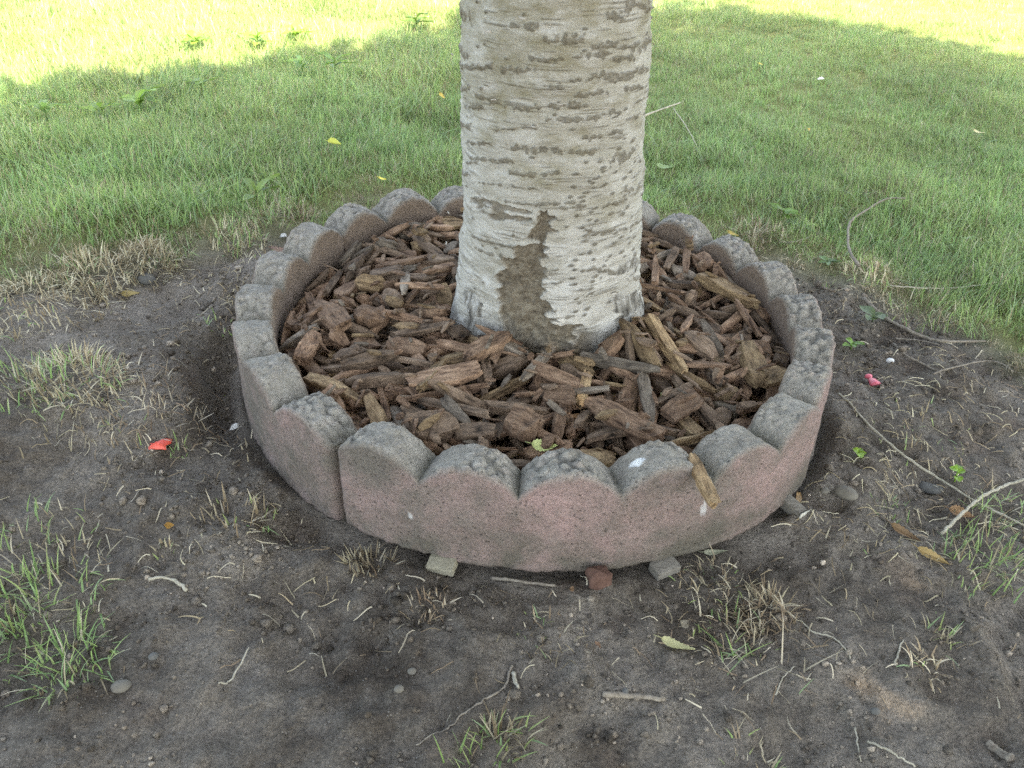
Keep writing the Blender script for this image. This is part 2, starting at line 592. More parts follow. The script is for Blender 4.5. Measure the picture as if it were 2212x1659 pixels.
def axis(lo, hi, step, far, k=1.13):
    a = list(np.arange(lo, hi, step))
    s = step
    while a[-1] < far:
        s *= k
        a.append(a[-1] + s)
    b = []
    s = step
    v = lo
    while v > -far:
        s *= k
        v -= s
        b.append(v)
    return np.array(b[::-1] + a)


gx = axis(-1.3, 1.3, 0.0048, 150)
gy = axis(-1.0, 0.8, 0.0048, 150)
GX, GY = np.meshgrid(gx, gy, indexing='ij')
GZ = ground_z(GX, GY)
LM = lawn_mask(GX, GY)
g = mesh_obj("ground", np.stack([GX, GY, GZ], -1).reshape(-1, 3), grid_faces(len(gx), len(gy))[:, ::-1], M['soil'],
             attrs={"lawn": LM.ravel()}, loc=(0, 0, 0))
tag(g, kind="structure")


_ground_exact = ground_z


def ground_z(x, y):
    """bilinear lookup in the built sheet"""
    x = np.asarray(x, float)
    y = np.asarray(y, float)
    i = np.clip(np.searchsorted(gx, x) - 1, 0, len(gx) - 2)
    j = np.clip(np.searchsorted(gy, y) - 1, 0, len(gy) - 2)
    u = (x - gx[i]) / (gx[i + 1] - gx[i])
    v = (y - gy[j]) / (gy[j + 1] - gy[j])
    return GZ[i, j] * (1 - u) * (1 - v) + GZ[i + 1, j] * u * (1 - v) + GZ[i, j + 1] * (1 - u) * v + GZ[i + 1, j + 1] * u * v


def at(x, y, dz=0.0, zf=None):
    """point of the ground seen at a place in the picture"""
    zf = zf or ground_z
    d = ray(x, y)
    z = 0.0
    for _ in range(14):
        p = CAM_O + d * ((z - CAM_O[2]) / d[2])
        z = 0.5 * z + 0.5 * float(zf(p[0], p[1]))
    p[2] = float(zf(p[0], p[1])) + dz
    return p


# ------------------------------------------------------------------ scalloped concrete edging, four blocks of six scallops
PH = -0.5595
R_OUT, TH, HC, SAG = 0.50, 0.062, 0.1165, 0.042


def block(k, label, dr=0.0, da=0.0, dz=0.0, twist=0.0, marks=()):
    nA = 270
    gap = 0.0065
    a0, a1 = PH + k * math.pi / 2 + gap, PH + (k + 1) * math.pi / 2 - gap
    A = np.linspace(a0, a1, nA)
    u = (A - (PH + k * math.pi / 2)) / R_(15)
    lu = (u - np.floor(u)) * 2 - 1
    w = R_OUT * R_(15) / 2
    Rc = (w * w + SAG * SAG) / (2 * SAG)
    sc = np.sqrt(np.maximum(Rc * Rc - (lu * w) ** 2, 0)) - (Rc - SAG)
    sc = np.maximum(sc, 0) + 0.0055 * np.exp(-((1 - np.abs(lu)) / 0.09) ** 2) + 0.006 * vnoise(np.stack([np.floor(u), u * 0 + k, u * 0], -1), 3)
    top = HC + sc
    de = np.minimum(A - a0, a1 - A) * R_OUT
    b = 0.014
    er = np.where(de < b, b - np.sqrt(np.maximum(b * b - (b - de) ** 2, 0)), 0) * 0.8
    V, face, inner, topm, low = [], [], [], [], []
    nO, nT, nI, nB = 46, 24, 30, 8
    cb = 0.007
    sect = []
    for i in range(nO):
        sect.append(('o', i / (nO - 1)))
    for i in range(1, 4):
        sect.append(('c', i / 4))
    for i in range(nT):
        sect.append(('t', i / (nT - 1)))
    for i in range(1, 4):
        sect.append(('d', i / 4))
    for i in range(nI):
        sect.append(('i', 1 - i / (nI - 1)))
    for i in range(1, nB):
        sect.append(('b', i / nB))
    rho = np.zeros((nA, len(sect)))
    zz = np.zeros_like(rho)
    nr = np.zeros_like(rho)
    nz = np.zeros_like(rho)
    fa = np.zeros_like(rho)
    inn = np.zeros_like(rho)
    tp = np.zeros_like(rho)
    Ro, Ri = R_OUT - er, R_OUT - TH + er * 0.6
    for j, (c, t) in enumerate(sect):
        if c == 'o':
            rho[:, j], zz[:, j], nr[:, j], fa[:, j] = Ro, t * (top - cb), 1, 1
        elif c == 'c':
            q = t * math.pi / 2
            rho[:, j], zz[:, j] = Ro - cb + cb * math.cos(q), top - cb + cb * math.sin(q)
            nr[:, j], nz[:, j], fa[:, j], tp[:, j] = math.cos(q), math.sin(q), 1 - t, t
        elif c == 't':
            rho[:, j], zz[:, j], nz[:, j], tp[:, j] = Ro - cb + (Ri + cb - Ro + cb) * t, top, 1, 1
        elif c == 'd':
            q = t * math.pi / 2
            rho[:, j], zz[:, j] = Ri + cb - cb * math.sin(q), top - cb + cb * math.cos(q)
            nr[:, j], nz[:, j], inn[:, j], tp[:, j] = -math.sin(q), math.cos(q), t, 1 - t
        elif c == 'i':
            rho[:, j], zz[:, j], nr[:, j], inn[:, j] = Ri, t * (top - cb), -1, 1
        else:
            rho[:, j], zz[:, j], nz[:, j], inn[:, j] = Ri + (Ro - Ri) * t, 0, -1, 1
    AA = np.repeat(A[:, None], len(sect), 1)
    P = np.stack([rho * np.sin(AA), -rho * np.cos(AA), zz], -1)
    f1, cid = worley(P / 0.0115, 40 + k)
    f1b, _ = worley(P / 0.0065, 60 + k)
    patch = sstep(-0.35, 0.15, fbm(P / 0.05, 3, 7 + k))
    mid = sstep(0.004, 0.026, sc)[:, None]
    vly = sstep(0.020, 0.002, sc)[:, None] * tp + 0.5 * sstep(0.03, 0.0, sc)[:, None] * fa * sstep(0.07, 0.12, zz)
    aggm = tp * (0.35 + 0.65 * patch) * (0.25 + 0.75 * mid)
    disp = aggm * (0.0090 * (0.60 - f1) + 0.0040 * (0.5 - f1b)) + 0.0030 * fbm(P / 0.035, 4, 15 + k) + 0.0007 * fbm(P / 0.006, 2, 19 + k)
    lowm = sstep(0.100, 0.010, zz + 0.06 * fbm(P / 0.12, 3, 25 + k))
    rough_low = sstep(0.035, 0.0, zz + 0.02 * fbm(P / 0.06, 3, 29 + k)) * fa
    disp = disp + rough_low * 0.004 * (0.5 - f1)
    # ragged top arris
    disp = disp + (sstep(0.02, 0.5, tp) * sstep(1.0, 0.6, tp)) * 0.003 * fbm(P / 0.008, 2, 51 + k)
    rho2 = rho + nr * disp
    z2 = zz + nz * disp
    am = (a0 + a1) / 2
    P = np.stack([(rho2 + dr) * np.sin(AA + da), -(rho2 + dr) * np.cos(AA + da), z2 + dz + twist * (AA - am)], -1)
    P[..., 2] -= TY * P[..., 0]
    mk = np.zeros_like(rho)
    for (ma, mr, mz, sa, sz, kind) in marks:
        da_ = (AA - ma) * R_OUT / sa
        if kind == 't':
            dd = np.hypot(da_, (rho - mr) / sz) + 0.35 * fbm(P / 0.006, 2, 5)
            mk = np.maximum(mk, sstep(1.05, 0.75, dd) * tp)
        else:
            dd = np.hypot(da_ + 0.5 * fbm(P / 0.01, 2, 3), (zz - mz) * 1.5 / sz) + 0.5 * fbm(P / 0.005, 2, 6)
            mk = np.maximum(mk, sstep(1.0, 0.6, dd) * fa * 0.5)
    m = len(sect)
    F = grid_faces(nA, m, True)
    caps = [np.arange(m)[None, :], ((nA - 1) * m + np.arange(m))[None, ::-1]]
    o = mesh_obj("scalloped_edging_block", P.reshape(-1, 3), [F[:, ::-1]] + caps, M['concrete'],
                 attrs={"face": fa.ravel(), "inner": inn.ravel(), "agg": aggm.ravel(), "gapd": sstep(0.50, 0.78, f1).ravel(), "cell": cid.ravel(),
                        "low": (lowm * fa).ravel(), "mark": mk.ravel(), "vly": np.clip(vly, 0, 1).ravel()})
    tag(o, label, "edging block", "scalloped concrete blocks of the tree ring")
    return o


# angle along the ring of a spot on the front block seen at a given x in the picture is PH + n*15 degrees
block(0, "pinkish curved scalloped concrete block propped on small wooden shims, white bird dropping on one crest", dr=0.004, da=0.006,
      dz=0.004, marks=[(PH + R_(3 * 15 + 3.4), 0.468, 0, 0.010, 0.007, 't'), (PH + R_(3 * 15 + 14.2), 0, 0.078, 0.005, 0.022, 'f'),
                       (PH + R_(13.5), 0, 0.062, 0.004, 0.009, 'f')])
block(1, "grey scalloped concrete block standing beside the pink balloon scrap and the curved twig", dr=-0.006, dz=-0.004)
block(2, "grey scalloped concrete block behind the birch trunk, backed by the lawn", dr=0.0, dz=0.004)
block(3, "grey scalloped concrete block along the dug trench and the banked soil", dr=-0.002, dz=-0.004, da=-0.013, twist=-0.009)

# ------------------------------------------------------------------ birch
TC = np.array([0.021, 0.045])


def trunk_r(th, z):
    r = 0.1450 - 0.005 * np.clip((z - 0.35) / 0.3, -0.5, 1.5)
    fl = np.exp(-np.clip(z - 0.02, 0, 9) / 0.115)
    lobes = 0.50 + 0.75 * np.exp(-((th + 1.15) / 0.36) ** 2) + 0.55 * np.exp(-((th - 1.15) / 0.40) ** 2) + 0.10 * np.cos(3 * th + 0.6)
    r = r + 0.058 * fl * lobes
    r = r + 0.0035 * np.sin(2 * th + 0.7) + 0.002 * np.sin(3 * th + 9 * z)
    # hollow above the bare strip, between the two root swellings
    r = r - 0.010 * np.exp(-((th + 0.13) / 0.22) ** 2) * sstep(0.34, 0.16, z)
    return r


def trunk_tz(x, y):
    """picture point -> angle and height on the trunk"""
    d = ray(x, y)
    t = 1.0
    best = (9.0, 0.0, 0.0)
    for _ in range(500):
        p = CAM_O + d * t
        q = p[:2] - TC
        th = math.atan2(q[0], -q[1])
        s = np.hypot(*q) - float(trunk_r(np.array(th), np.array(p[2])))
        if s < best[0]:
            best = (s, th, p[2])
        if s < 0.0005 or (s > best[0] + 0.02):
            break
        t += max(s * 0.6, 0.0004)
    return best[1], best[2]


def zA(L):   # points measured on the enlargement of the trunk foot
    return [trunk_tz((x / 2.212 + 1700) / 1.8228, (y / 2.212 + 750) / 1.8228) for x, y in L]


def zB(x, y):  # points measured on the enlargement of the whole trunk
    return trunk_tz((x / 1.1844 + 1750) / 1.8228, (y / 1.1844) / 1.8228)


RT = 0.145


def poly_sd(S, Z, poly):
    """signed distance (negative inside) in metres on the unrolled bark"""
    p = np.array([(a * RT, b) for a, b in poly])
    q = np.roll(p, -1, 0)
    d = np.full(S.shape, 9.0)
    ins = np.zeros(S.shape, bool)
    for (x1, y1), (x2, y2) in zip(p, q):
        ex, ey = x2 - x1, y2 - y1
        t = np.clip(((S - x1) * ex + (Z - y1) * ey) / (ex * ex + ey * ey + 1e-12), 0, 1)
        d = np.minimum(d, np.hypot(S - x1 - t * ex, Z - y1 - t * ey))
        c = ((y1 > Z) != (y2 > Z)) & (S < (x2 - x1) * (Z - y1) / (y2 - y1 + 1e-12) + x1)
        ins ^= c
    return np.where(ins, -d, d)


bare_main = zA([(935, 185), (1010, 165), (1055, 230), (1020, 330), (1030, 410), (1000, 490), (965, 530), (950, 620), (955, 700), (940, 830), (962, 950),
                (1010, 1080), (1060, 1160), (1150, 1180), (1260, 1190), (1270, 1300), (1100, 1420), (700, 1420), (640, 1250), (628, 1150), (605, 950), (575, 770),
                (640, 690), (640, 600), (700, 590), (716, 490), (830, 470), (915, 462), (870, 420), (890, 300), (930, 240)])
bare_two = [zA([(480, 165), (560, 130), (640, 165), (690, 200), (690, 275), (600, 300), (525, 285)]),
            zA([(690, 190), (880, 225), (890, 270), (760, 275), (690, 250)]),
            zA([(290, 95), (400, 90), (490, 150), (500, 210), (380, 215), (310, 160)])]
root_pat = [zA([(320, 870), (400, 880), (418, 1000), (435, 1150), (400, 1330), (320, 1330), (265, 1060), (280, 960)]),
            zA([(1600, 935), (1720, 900), (1850, 880), (1890, 1020), (1740, 1100), (1600, 1090), (1560, 1010)]),
            zA([(1700, 560), (1760, 545), (1830, 600), (1800, 690), (1720, 740), (1640, 700)])]
bands = [(340, 505, 620, 480, .006), (150, 440, 265, 490, .006), (505, 185, 625, 180, .008), (420, 270, 530, 272, .004), (280, 325, 400, 322, .006),
         (560, 372, 660, 368, .005), (480, 405, 535, 403, .003), (495, 557, 705, 548, .006), (245, 603, 412, 590, .004), (320, 690, 520, 702, .007),
         (115, 735, 300, 748, .0045), (320, 812, 520, 810, .005), (605, 712, 700, 703, .005), (330, 872, 425, 882, .003), (270, 940, 645, 938, .0028),
         (130, 1098, 330, 1150, .0032), (140, 1160, 265, 1192, .0035), (690, 1082, 912, 1028, .0035), (690, 642, 812, 618, .006), (815, 735, 885, 700, .010),
         (755, 525, 800, 522, .006), (700, 215, 790, 207, .006), (810, 222, 900, 205, .006), (640, 258, 780, 246, .005), (800, 270, 860, 266, .007),
         (730, 350, 800, 345, .008), (860, 335, 930, 318, .007), (780, 370, 860, 360, .005), (850, 412, 900, 405, .006), (640, 440, 730, 430, .006),
         (560, 495, 670, 488, .004), (870, 550, 905, 540, .007), (830, 890, 905, 880, .005), (770, 950, 830, 940, .006), (900, 240, 950, 185, .008),
         (75, 210, 100, 260, .008), (80, 300, 210, 310, .006), (80, 415, 110, 410, .006), (100, 500, 170, 495, .006), (85, 580, 120, 590, .006),
         (100, 660, 210, 670, .004), (80, 800, 120, 810, .005), (160, 850, 260, 862, .003), (60, 45, 90, 70, .012), (800, 75, 830, 80, .008),
         (690, 1250, 800, 1275, .006), (860, 1310, 940, 1280, .005), (560, 970, 650, 965, .003), (100, 760, 160, 752, .003), (450, 1270, 560, 1255, .003),
         (470, 1325, 560, 1315, .0025), (520, 1480, 590, 1474, .004), (880, 15, 935, 30, .010), (330, 120, 420, 125, .006)]

TH_N, NZ = 500, 560
z_d = np.linspace(-0.03, 0.78, NZ)
z_u = np.concatenate([np.linspace(0.80, 3.0, 30), np.linspace(3.2, 7.2, 18)])
zs = np.concatenate([z_d, z_u])
# finer on the side facing the path of the photograph
tt = np.linspace(-1, 1, TH_N, endpoint=False)
th = np.pi * (0.72 * tt + 0.28 * tt ** 3)
TT, ZZ = np.meshgrid(th, zs, indexing='xy')
SS = TT * RT
lent = np.zeros_like(SS)
nzv = np.stack([SS, ZZ, ZZ * 0], -1)
warp = fbm(nzv / 0.012, 3, 3)
warp2 = fbm(nzv * np.array([1 / 0.006, 1 / 0.004, 1]), 2, 8)
bead = vnoise(np.stack([SS / 0.0055, ZZ / 0.006, ZZ * 0], -1), 12)
for x1, y1, x2, y2, w in bands:
    (a, za), (b, zb) = zB(x1, y1), zB(x2, y2)
    a, b = a * RT, b * RT
    win = (SS > min(a, b) - 0.03) & (SS < max(a, b) + 0.03) & (ZZ > min(za, zb) - 0.03) & (ZZ < max(za, zb) + 0.03)
    s, z = SS[win], ZZ[win]
    ex, ez = b - a, zb - za
    t = np.clip(((s - a) * ex + (z - za) * ez) / (ex * ex + ez * ez), 0, 1)
    dS, dZ = s - a - t * ex, z - za - t * ez
    d = np.hypot(dS * 0.40, dZ) / (w * 0.68)
    v = 0.9 * sstep(0.95, 0.40, d + 0.95 * bead[win] + 0.60 * warp2[win])
    lent[win] = np.maximum(lent[win], v)
# eye-shaped lenticels
lr = np.random.default_rng(4)
eyes = []
for _ in range(900):
    x, y = lr.uniform(585, 900), lr.uniform(690, 1500)
    if all(abs(x - e[0]) > 32 or abs(y - e[1]) > 17 for e in eyes):
        eyes.append((x, y))
    if len(eyes) > 95:
        break
eyes = [(zB(x, y), 1.0) for x, y in eyes if not (x > 700 and y > 1290)]
eyes += [((lr.uniform(-1.6, 1.6), lr.uniform(0.10, 0.75)), 0.8) for _ in range(110)]
eyes += [((lr.uniform(1.5, 4.7), lr.uniform(0.08, 0.75)), 1.0) for _ in range(150)]
for (a, z0), q in eyes:
    if a > math.pi:
        a -= 2 * math.pi
    s0 = a * RT
    w, h = lr.uniform(0.0038, 0.0075) * q, lr.uniform(0.0018, 0.0030) * q
    win = (np.abs(SS - s0) < 0.02) & (np.abs(ZZ - z0) < 0.012)
    ds, dz = (SS[win] - s0) / w, (ZZ[win] - z0 - 0.08 * (SS[win] - s0)) / h
    v = sstep(1.2, 0.75, np.abs(ds) ** 1.4 + np.abs(dz) ** 1.3 + 0.25 * warp2[win])
    lent[win] = np.maximum(lent[win], v)
# fine cracks running round the stem
crk = fbm(np.stack([SS / 0.055, ZZ / 0.0021, ZZ * 0], -1), 2, 44)
lent = np.maximum(lent, 0.72 * sstep(0.36, 0.52, crk) * sstep(-0.35, 0.2, fbm(nzv / 0.05, 2, 45)))
bare = np.zeros_like(SS)
rough_e = 0.004 * warp + 0.0022 * warp2 + 0.0085 * vnoise(np.stack([SS / 0.05, ZZ / 0.007, ZZ * 0], -1), 31)
sd_main = poly_sd(SS, ZZ, bare_main)
bare = np.maximum(bare, sstep(0.0015, -0.0015, sd_main - 0.003 + rough_e))
for pl in bare_two:
    bare = np.maximum(bare, 0.85 * sstep(0.002, -0.002, poly_sd(SS, ZZ, pl) + 1.6 * rough_e))
rt_ = np.zeros_like(SS)
for pl in root_pat:
    rt_ = np.maximum(rt_, sstep(0.003, -0.003, poly_sd(SS, ZZ, pl) + 1.5 * rough_e))
# dirty foot all round
foot = sstep(0.150, 0.122, ZZ + 0.035 * fbm(nzv / 0.03, 3, 70) - 0.012 * np.exp(-((TT + 0.2) / 0.4) ** 2))
bare = np.maximum(bare, foot * sstep(-0.6, -0.3, TT) * sstep(0.75, 0.35, TT))
rt_ = np.maximum(rt_, foot * 0.7 * (1 - sstep(-0.6, -0.3, TT) * sstep(0.75, 0.35, TT)))
bare *= (ZZ < 0.79)
lent = lent * (1 - bare) * (1 - rt_)
stain = sstep(0.20, 0.56, ZZ + 0.10 * fbm(nzv / 0.07, 3, 80)) * (0.35 + 0.65 * np.exp(-((TT + 0.05) / 0.75) ** 2)) + 0.35 * sstep(0.05, 0.35, fbm(nzv / 0.05, 3, 83))
stain = np.clip(stain, 0, 1)
rad = trunk_r(TT, ZZ)
taper = np.where(ZZ > 0.78, np.interp(ZZ, [0.78, 3.0, 7.2], [1.0, 0.78, 0.16]), 1.0)
lip = 0.0022 * np.exp(-((sd_main + rough_e - 0.004) / 0.003) ** 2)
disp = -0.0075 * bare + lip + lent * (0.0022 + 0.0020 * warp2) + 0.0016 * fbm(np.stack([SS / 0.04, ZZ / 0.008, ZZ * 0], -1), 3, 90)
disp = disp + bare * 0.0045 * fbm(nzv / 0.010, 3, 95) + rt_ * (0.006 * np.abs(fbm(np.stack([SS / 0.008, ZZ / 0.04, ZZ * 0], -1), 3, 96)) - 0.001)
disp = disp + 0.0070 * fbm(nzv / np.array([0.08, 0.045, 1]), 4, 97)
RR = (rad + disp) * taper
leanx = np.where(ZZ > 0.78, 0.02 * np.maximum(ZZ - 0.78, 0) ** 1.3, 0)
leany = np.where(ZZ > 0.78, -0.06 * np.maximum(ZZ - 0.78, 0) ** 1.2, 0)
PX = TC[0] + RR * np.sin(TT) + leanx
PY = TC[1] - RR * np.cos(TT) + leany
birch = empty("birch_tree", (TC[0], TC[1], 0.0))
tag(birch, "mature birch with pale peeling bark, dark lenticels and a bare brown strip above its foot", "tree")
trunk = mesh_obj("trunk", np.stack([PX, PY, ZZ], -1).reshape(-1, 3), grid_faces(len(zs), TH_N, True), M['trunk'], parent=birch,
                 attrs={"lenticel": lent.ravel(), "bare": bare.ravel(), "root": rt_.ravel(), "stain": stain.ravel()})


def surf(thv, zv, off=0.0):
    r = float(trunk_r(np.array(thv), np.array(zv))) + off
    return np.array([TC[0] + r * math.sin(thv), TC[1] - r * math.cos(thv), zv])


# curls of loose bark along the bare strip and elsewhere
fr = np.random.default_rng(21)


def flake(thv, zv, w, h, lift, side):
    n, m = 5, 3
    V = []
    for i in range(n):
        t = i / (n - 1)
        for j in range(m):
            s = j / (m - 1) - 0.5
            hh = h * (1 - 0.45 * t) * (1 + 0.2 * math.sin(5 * t + s))
            V.append(surf(thv + side * t * w / RT, zv + s * hh - 0.15 * h * t, 0.0012 + lift * t * t + 0.0004 * fr.normal()))
    V = np.array(V)
    F = grid_faces(n, m)
    c = V.mean(0)
    nrm = np.array([math.sin(thv), -math.cos(thv), 0])
    B = V - nrm * 0.0012
    F2 = np.concatenate([F, F[:, ::-1] + n * m])
    rim = [i * m for i in range(n)] + [(n - 1) * m + j for j in range(1, m)] + [i * m + m - 1 for i in range(n - 2, -1, -1)] + [j for j in range(m - 2, 0, -1)]
    rr = np.array([[a, b, b + n * m, a + n * m] for a, b in zip(rim, rim[1:] + rim[:1])])
    o = mesh_obj("bark_curl", np.concatenate([V, B]), np.concatenate([F2, rr]), M['peel'], parent=trunk, loc=(0, 0, 0))
    o.location = (-TC[0], -TC[1], 0)
    return o


def bare_at(thv, zv):
    return poly_sd(np.array(thv * RT), np.array(zv), bare_main) < 0.02


made = 0
while made < 22:
    a_, z_ = fr.uniform(-1.4, 1.4), fr.uniform(0.16, 0.7)
    if bare_at(a_, z_):
        continue
    flake(a_, z_, fr.uniform(0.005, 0.012), fr.uniform(0.002, 0.004), fr.uniform(0.001, 0.003), fr.choice([-1, 1]))
    made += 1

# crown: the leaves that shade the ring; the lawn beyond its shadow lies in the sun
foot_poly = np.array([(-3.3, 0.45), (-2.4, 0.88), (-1.84, 1.18), (-1.46, 1.45), (-1.0, 1.74), (-.51, 2.15), (-.2, 2.7), (.2, 3.14), (.55, 3.30), (.92, 3.34), (1.1, 3.27),
                      (1.42, 3.10), (1.69, 2.90), (1.85, 2.74), (2.6, 2.12), (3.2, 0.0), (2.9, -2.0), (1.8, -3.3), (0.2, -3.9), (-1.6, -3.4), (-2.9, -2.2), (-3.4, -0.4)])


def inside(x, y, poly):
    q = np.roll(poly, -1, 0)
    ins = np.zeros(np.shape(x), bool)
    for (x1, y1), (x2, y2) in zip(poly, q):
        ins ^= ((y1 > y) != (y2 > y)) & (x < (x2 - x1) * (y - y1) / (y2 - y1 + 1e-12) + x1)
    return ins


cr = np.random.default_rng(77)
cot = SUN_D[:2] / SUN_D[2]
n_leaf = 60000
# clump centres spread evenly through the shaded footprint
cc = []
while len(cc) < 520:
    p = cr.uniform((-3.5, -4), (3.3, 3.3))
    if inside(p[0], p[1], foot_poly):
        cc.append(p)
cc = np.array(cc)
ch = cr.uniform(2.7, 6.3, len(cc))
ci = cr.integers(0, len(cc), n_leaf)
off = cr.normal(0, 1, (n_leaf, 3)) * np.array([0.24, 0.24, 0.20])
G = cc[ci] + off[:, :2]
okm = inside(G[:, 0] + 0.10 * cr.normal(size=n_leaf), G[:, 1] + 0.10 * cr.normal(size=n_leaf), foot_poly)
zl = ch[ci] + off[:, 2]
L = np.column_stack([G + zl[:, None] * cot[None, :], zl])[okm]
# small gaps in the leaves: flecks of sun on the soil and on the stem
holes = [(at(1957, 1262), 0.012), (at(1960, 1538), 0.010), (at(1850, 1470), 0.007), (at(1690, 1245), 0.007)]
for (px_, py_, rr_) in ((1240, 700, -0.002),):
    a_, z_ = trunk_tz(px_, py_)
    holes.append((surf(a_, z_), rr_))
keep = np.ones(len(L), bool)
for p, r in holes:
    v = L - p
    pr = v - (v @ SUN_D)[:, None] * SUN_D
    keep &= np.linalg.norm(pr, axis=1) > r + 0.036
L = L[keep]
n = len(L)
ax = cr.normal(size=(n, 3))
ax /= np.linalg.norm(ax, axis=1)[:, None]
nn = cr.normal(size=(n, 3)) * 0.6 + np.array([0, 0, 1.0])
b = np.cross(nn, ax)
b /= np.linalg.norm(b, axis=1)[:, None]
ax = np.cross(b, nn)
ax /= np.linalg.norm(ax, axis=1)[:, None]
sz = cr.uniform(0.055, 0.095, n)[:, None]
LV = np.stack([L - ax * sz, L + b * sz * 0.72 - ax * sz * 0.15, L + ax * sz, L - b * sz * 0.72 - ax * sz * 0.15], 1).reshape(-1, 3)
LF = np.arange(4 * n).reshape(-1, 4)
lc = np.repeat(np.array([0.075, 0.135, 0.03])[None] * cr.uniform(0.7, 1.3, (n, 1)), 4, 0)
crown = mesh_obj("crown", LV, LF, M['crownleaf'], parent=birch, cattrs={"bl": lc}, loc=(0, 0, 0), smooth=False)
crown.location = (-TC[0], -TC[1], 0)
tag(crown, kind="stuff")
for k in range(16):
    c = cc[cr.integers(0, len(cc))]
    zt = cr.uniform(3.2, 5.8)
    end = np.array([*(c * 0.85 + zt * cot), zt])
    z0 = cr.uniform(2.2, 4.2)
    st = np.array([TC[0] + 0.02 * (z0 - 0.78) ** 1.3, TC[1] - 0.06 * (z0 - 0.78) ** 1.2, z0])
    mid = (st + end) / 2 + np.array([0, 0, 0.35])
    V, F, C = tube(spline([st, mid, end], 12), np.linspace(0.045, 0.01, 12), 7)
    mb = MB()
    mb.add(V, F)
    mb.more(C)
    o = mb.build("limb", M['limb'], parent=birch)
    o.location = (-TC[0], -TC[1], 0)

# ------------------------------------------------------------------ bark mulch
CELL = 0.004
NG = 232
gc = (np.arange(NG) - NG / 2 + 0.5) * CELL
MXg, MYg = np.meshgrid(gc, gc, indexing='ij')


def mulch_base(x, y):
    r = np.hypot(x, y)
    dt = np.hypot(x - TC[0], y - TC[1])
    z = 0.062 + 0.018 * np.exp(-np.clip(dt - 0.15, 0, 9) / 0.07) + 0.022 * sstep(0.0, 0.35, y)
    z = z + 0.030 * np.exp(-((x - 0.165) ** 2 + (y + 0.075) ** 2) / 0.055 ** 2)
    az = np.arctan2(x, -y)
    z = z - 0.014 * sstep(0.37, 0.43, r) * sstep(0.5, 1.0, np.abs(az)) * sstep(2.5, 1.9, np.abs(az))
    z = z + 0.012 * n2(x, y, 0.11, 3, 101)
    return z - TY * x


HG = mulch_base(MXg, MYg)
rr_ = np.linspace(0.06, 0.455, 60)
aa_ = np.linspace(0, 2 * np.pi, 220, endpoint=False)
Rm, Am = np.meshgrid(rr_, aa_, indexing='ij')
mx, my = Rm * np.cos(Am), Rm * np.sin(Am)
mzv = mulch_base(mx, my) - 0.004 + 0.006 * n2(mx, my, 0.03, 3, 107)
bed = mesh_obj("mulch_bed", np.stack([mx, my, mzv], -1).reshape(-1, 3), grid_faces(60, 220, True)[:, ::-1], M['dark'])
tag(bed, "dark crumbly bark mulch filling the concrete ring under the chips", "mulch", kind="stuff")

crg = np.random.default_rng(1234)


def chip_mesh(Lx, w, t, ns, m, ragged, r, curl=None):
    """one chip along local x, flat side down"""
    xs = np.linspace(-0.5, 0.5, ns)
    tq = np.arange(m) / m * 2 * np.pi
    e = 0.42
    cy = np.sign(np.cos(tq)) * np.abs(np.cos(tq)) ** e
    cz = np.sign(np.sin(tq)) * np.abs(np.sin(tq)) ** e
    ridge = r.normal(0, 0.055, m)                       # fibres run the whole length
    p0, p1 = r.uniform(0.10, 0.45, 2)                  # how far the ends taper
    s0, s1 = r.uniform(0.30, 0.9, 2)
    wid = np.minimum(np.minimum(s0 + (1 - s0) * (xs + 0.5) / p0, s1 + (1 - s1) * (0.5 - xs) / p1), 1)
    wid = wid * (1 + 0.10 * fbm(np.stack([xs * 5 + r.uniform(0, 99), xs * 0, xs * 0], -1), 2, 3))
    thk = np.minimum(wid * 1.25, 1) * (1 + 0.16 * fbm(np.stack([xs * 6 + r.uniform(0, 99), xs * 0, xs * 0], -1), 2, 7))
    side = 0.12 * fbm(np.stack([xs * 2 + r.uniform(0, 99), xs * 0, xs * 0], -1), 2, 9)
    cv = r.normal(0, 0.06) if curl is None else curl
    skew = r.normal(0, 0.25)
    Y = w / 2 * (wid[:, None] * cy[None] * (1 + ridge[None]) + side[:, None])
    Z = t / 2 * (thk[:, None] * cz[None] * (1 + ridge[None] * 1.4))
    # end splinters: stations near the ends slide along x by a per-fibre amount
    endw = np.clip(np.abs(xs) * 2 - 0.72, 0, 1)[:, None] / 0.28
    X = Lx * xs[:, None] + np.sign(xs)[:, None] * endw * (r.normal(0, 0.055, m)[None] * min(Lx, 0.06) * ragged) + skew * Y * endw
    P = np.stack([X, Y, Z], -1)
    nz = r.uniform(0, 500)
    P = P + (fbm(P / (0.30 * w + 0.004) + nz, 3, 11)[..., None] * np.array([0.3, 0.6, 1.0]) * t * 0.15 * ragged)
    P[..., 2] += cv * (X / Lx) ** 2 * Lx
    P[..., 2] += r.normal(0, 0.06) * Y * X / Lx * 4
    V = P.reshape(-1, 3)
    F = grid_faces(ns, m, True)
    c0, c1 = P[0].mean(0), P[-1].mean(0)
    V = np.concatenate([V, [c0 + [Lx * 0.012 * r.normal(), 0, 0]], [c1 + [Lx * 0.012 * r.normal(), 0, 0]]])
    k = np.arange(m)
    C = np.concatenate([np.stack([(k + 1) % m, k, np.full(m, ns * m)], -1), np.stack([(ns - 1) * m + k, (ns - 1) * m + (k + 1) % m, np.full(m, ns * m + 1)], -1)])
    return V, F, C


def hgrid(x, y):
    i = np.clip(((x / CELL) + NG / 2).astype(int), 0, NG - 1)
    j = np.clip(((y / CELL) + NG / 2).astype(int), 0, NG - 1)
    return i, j


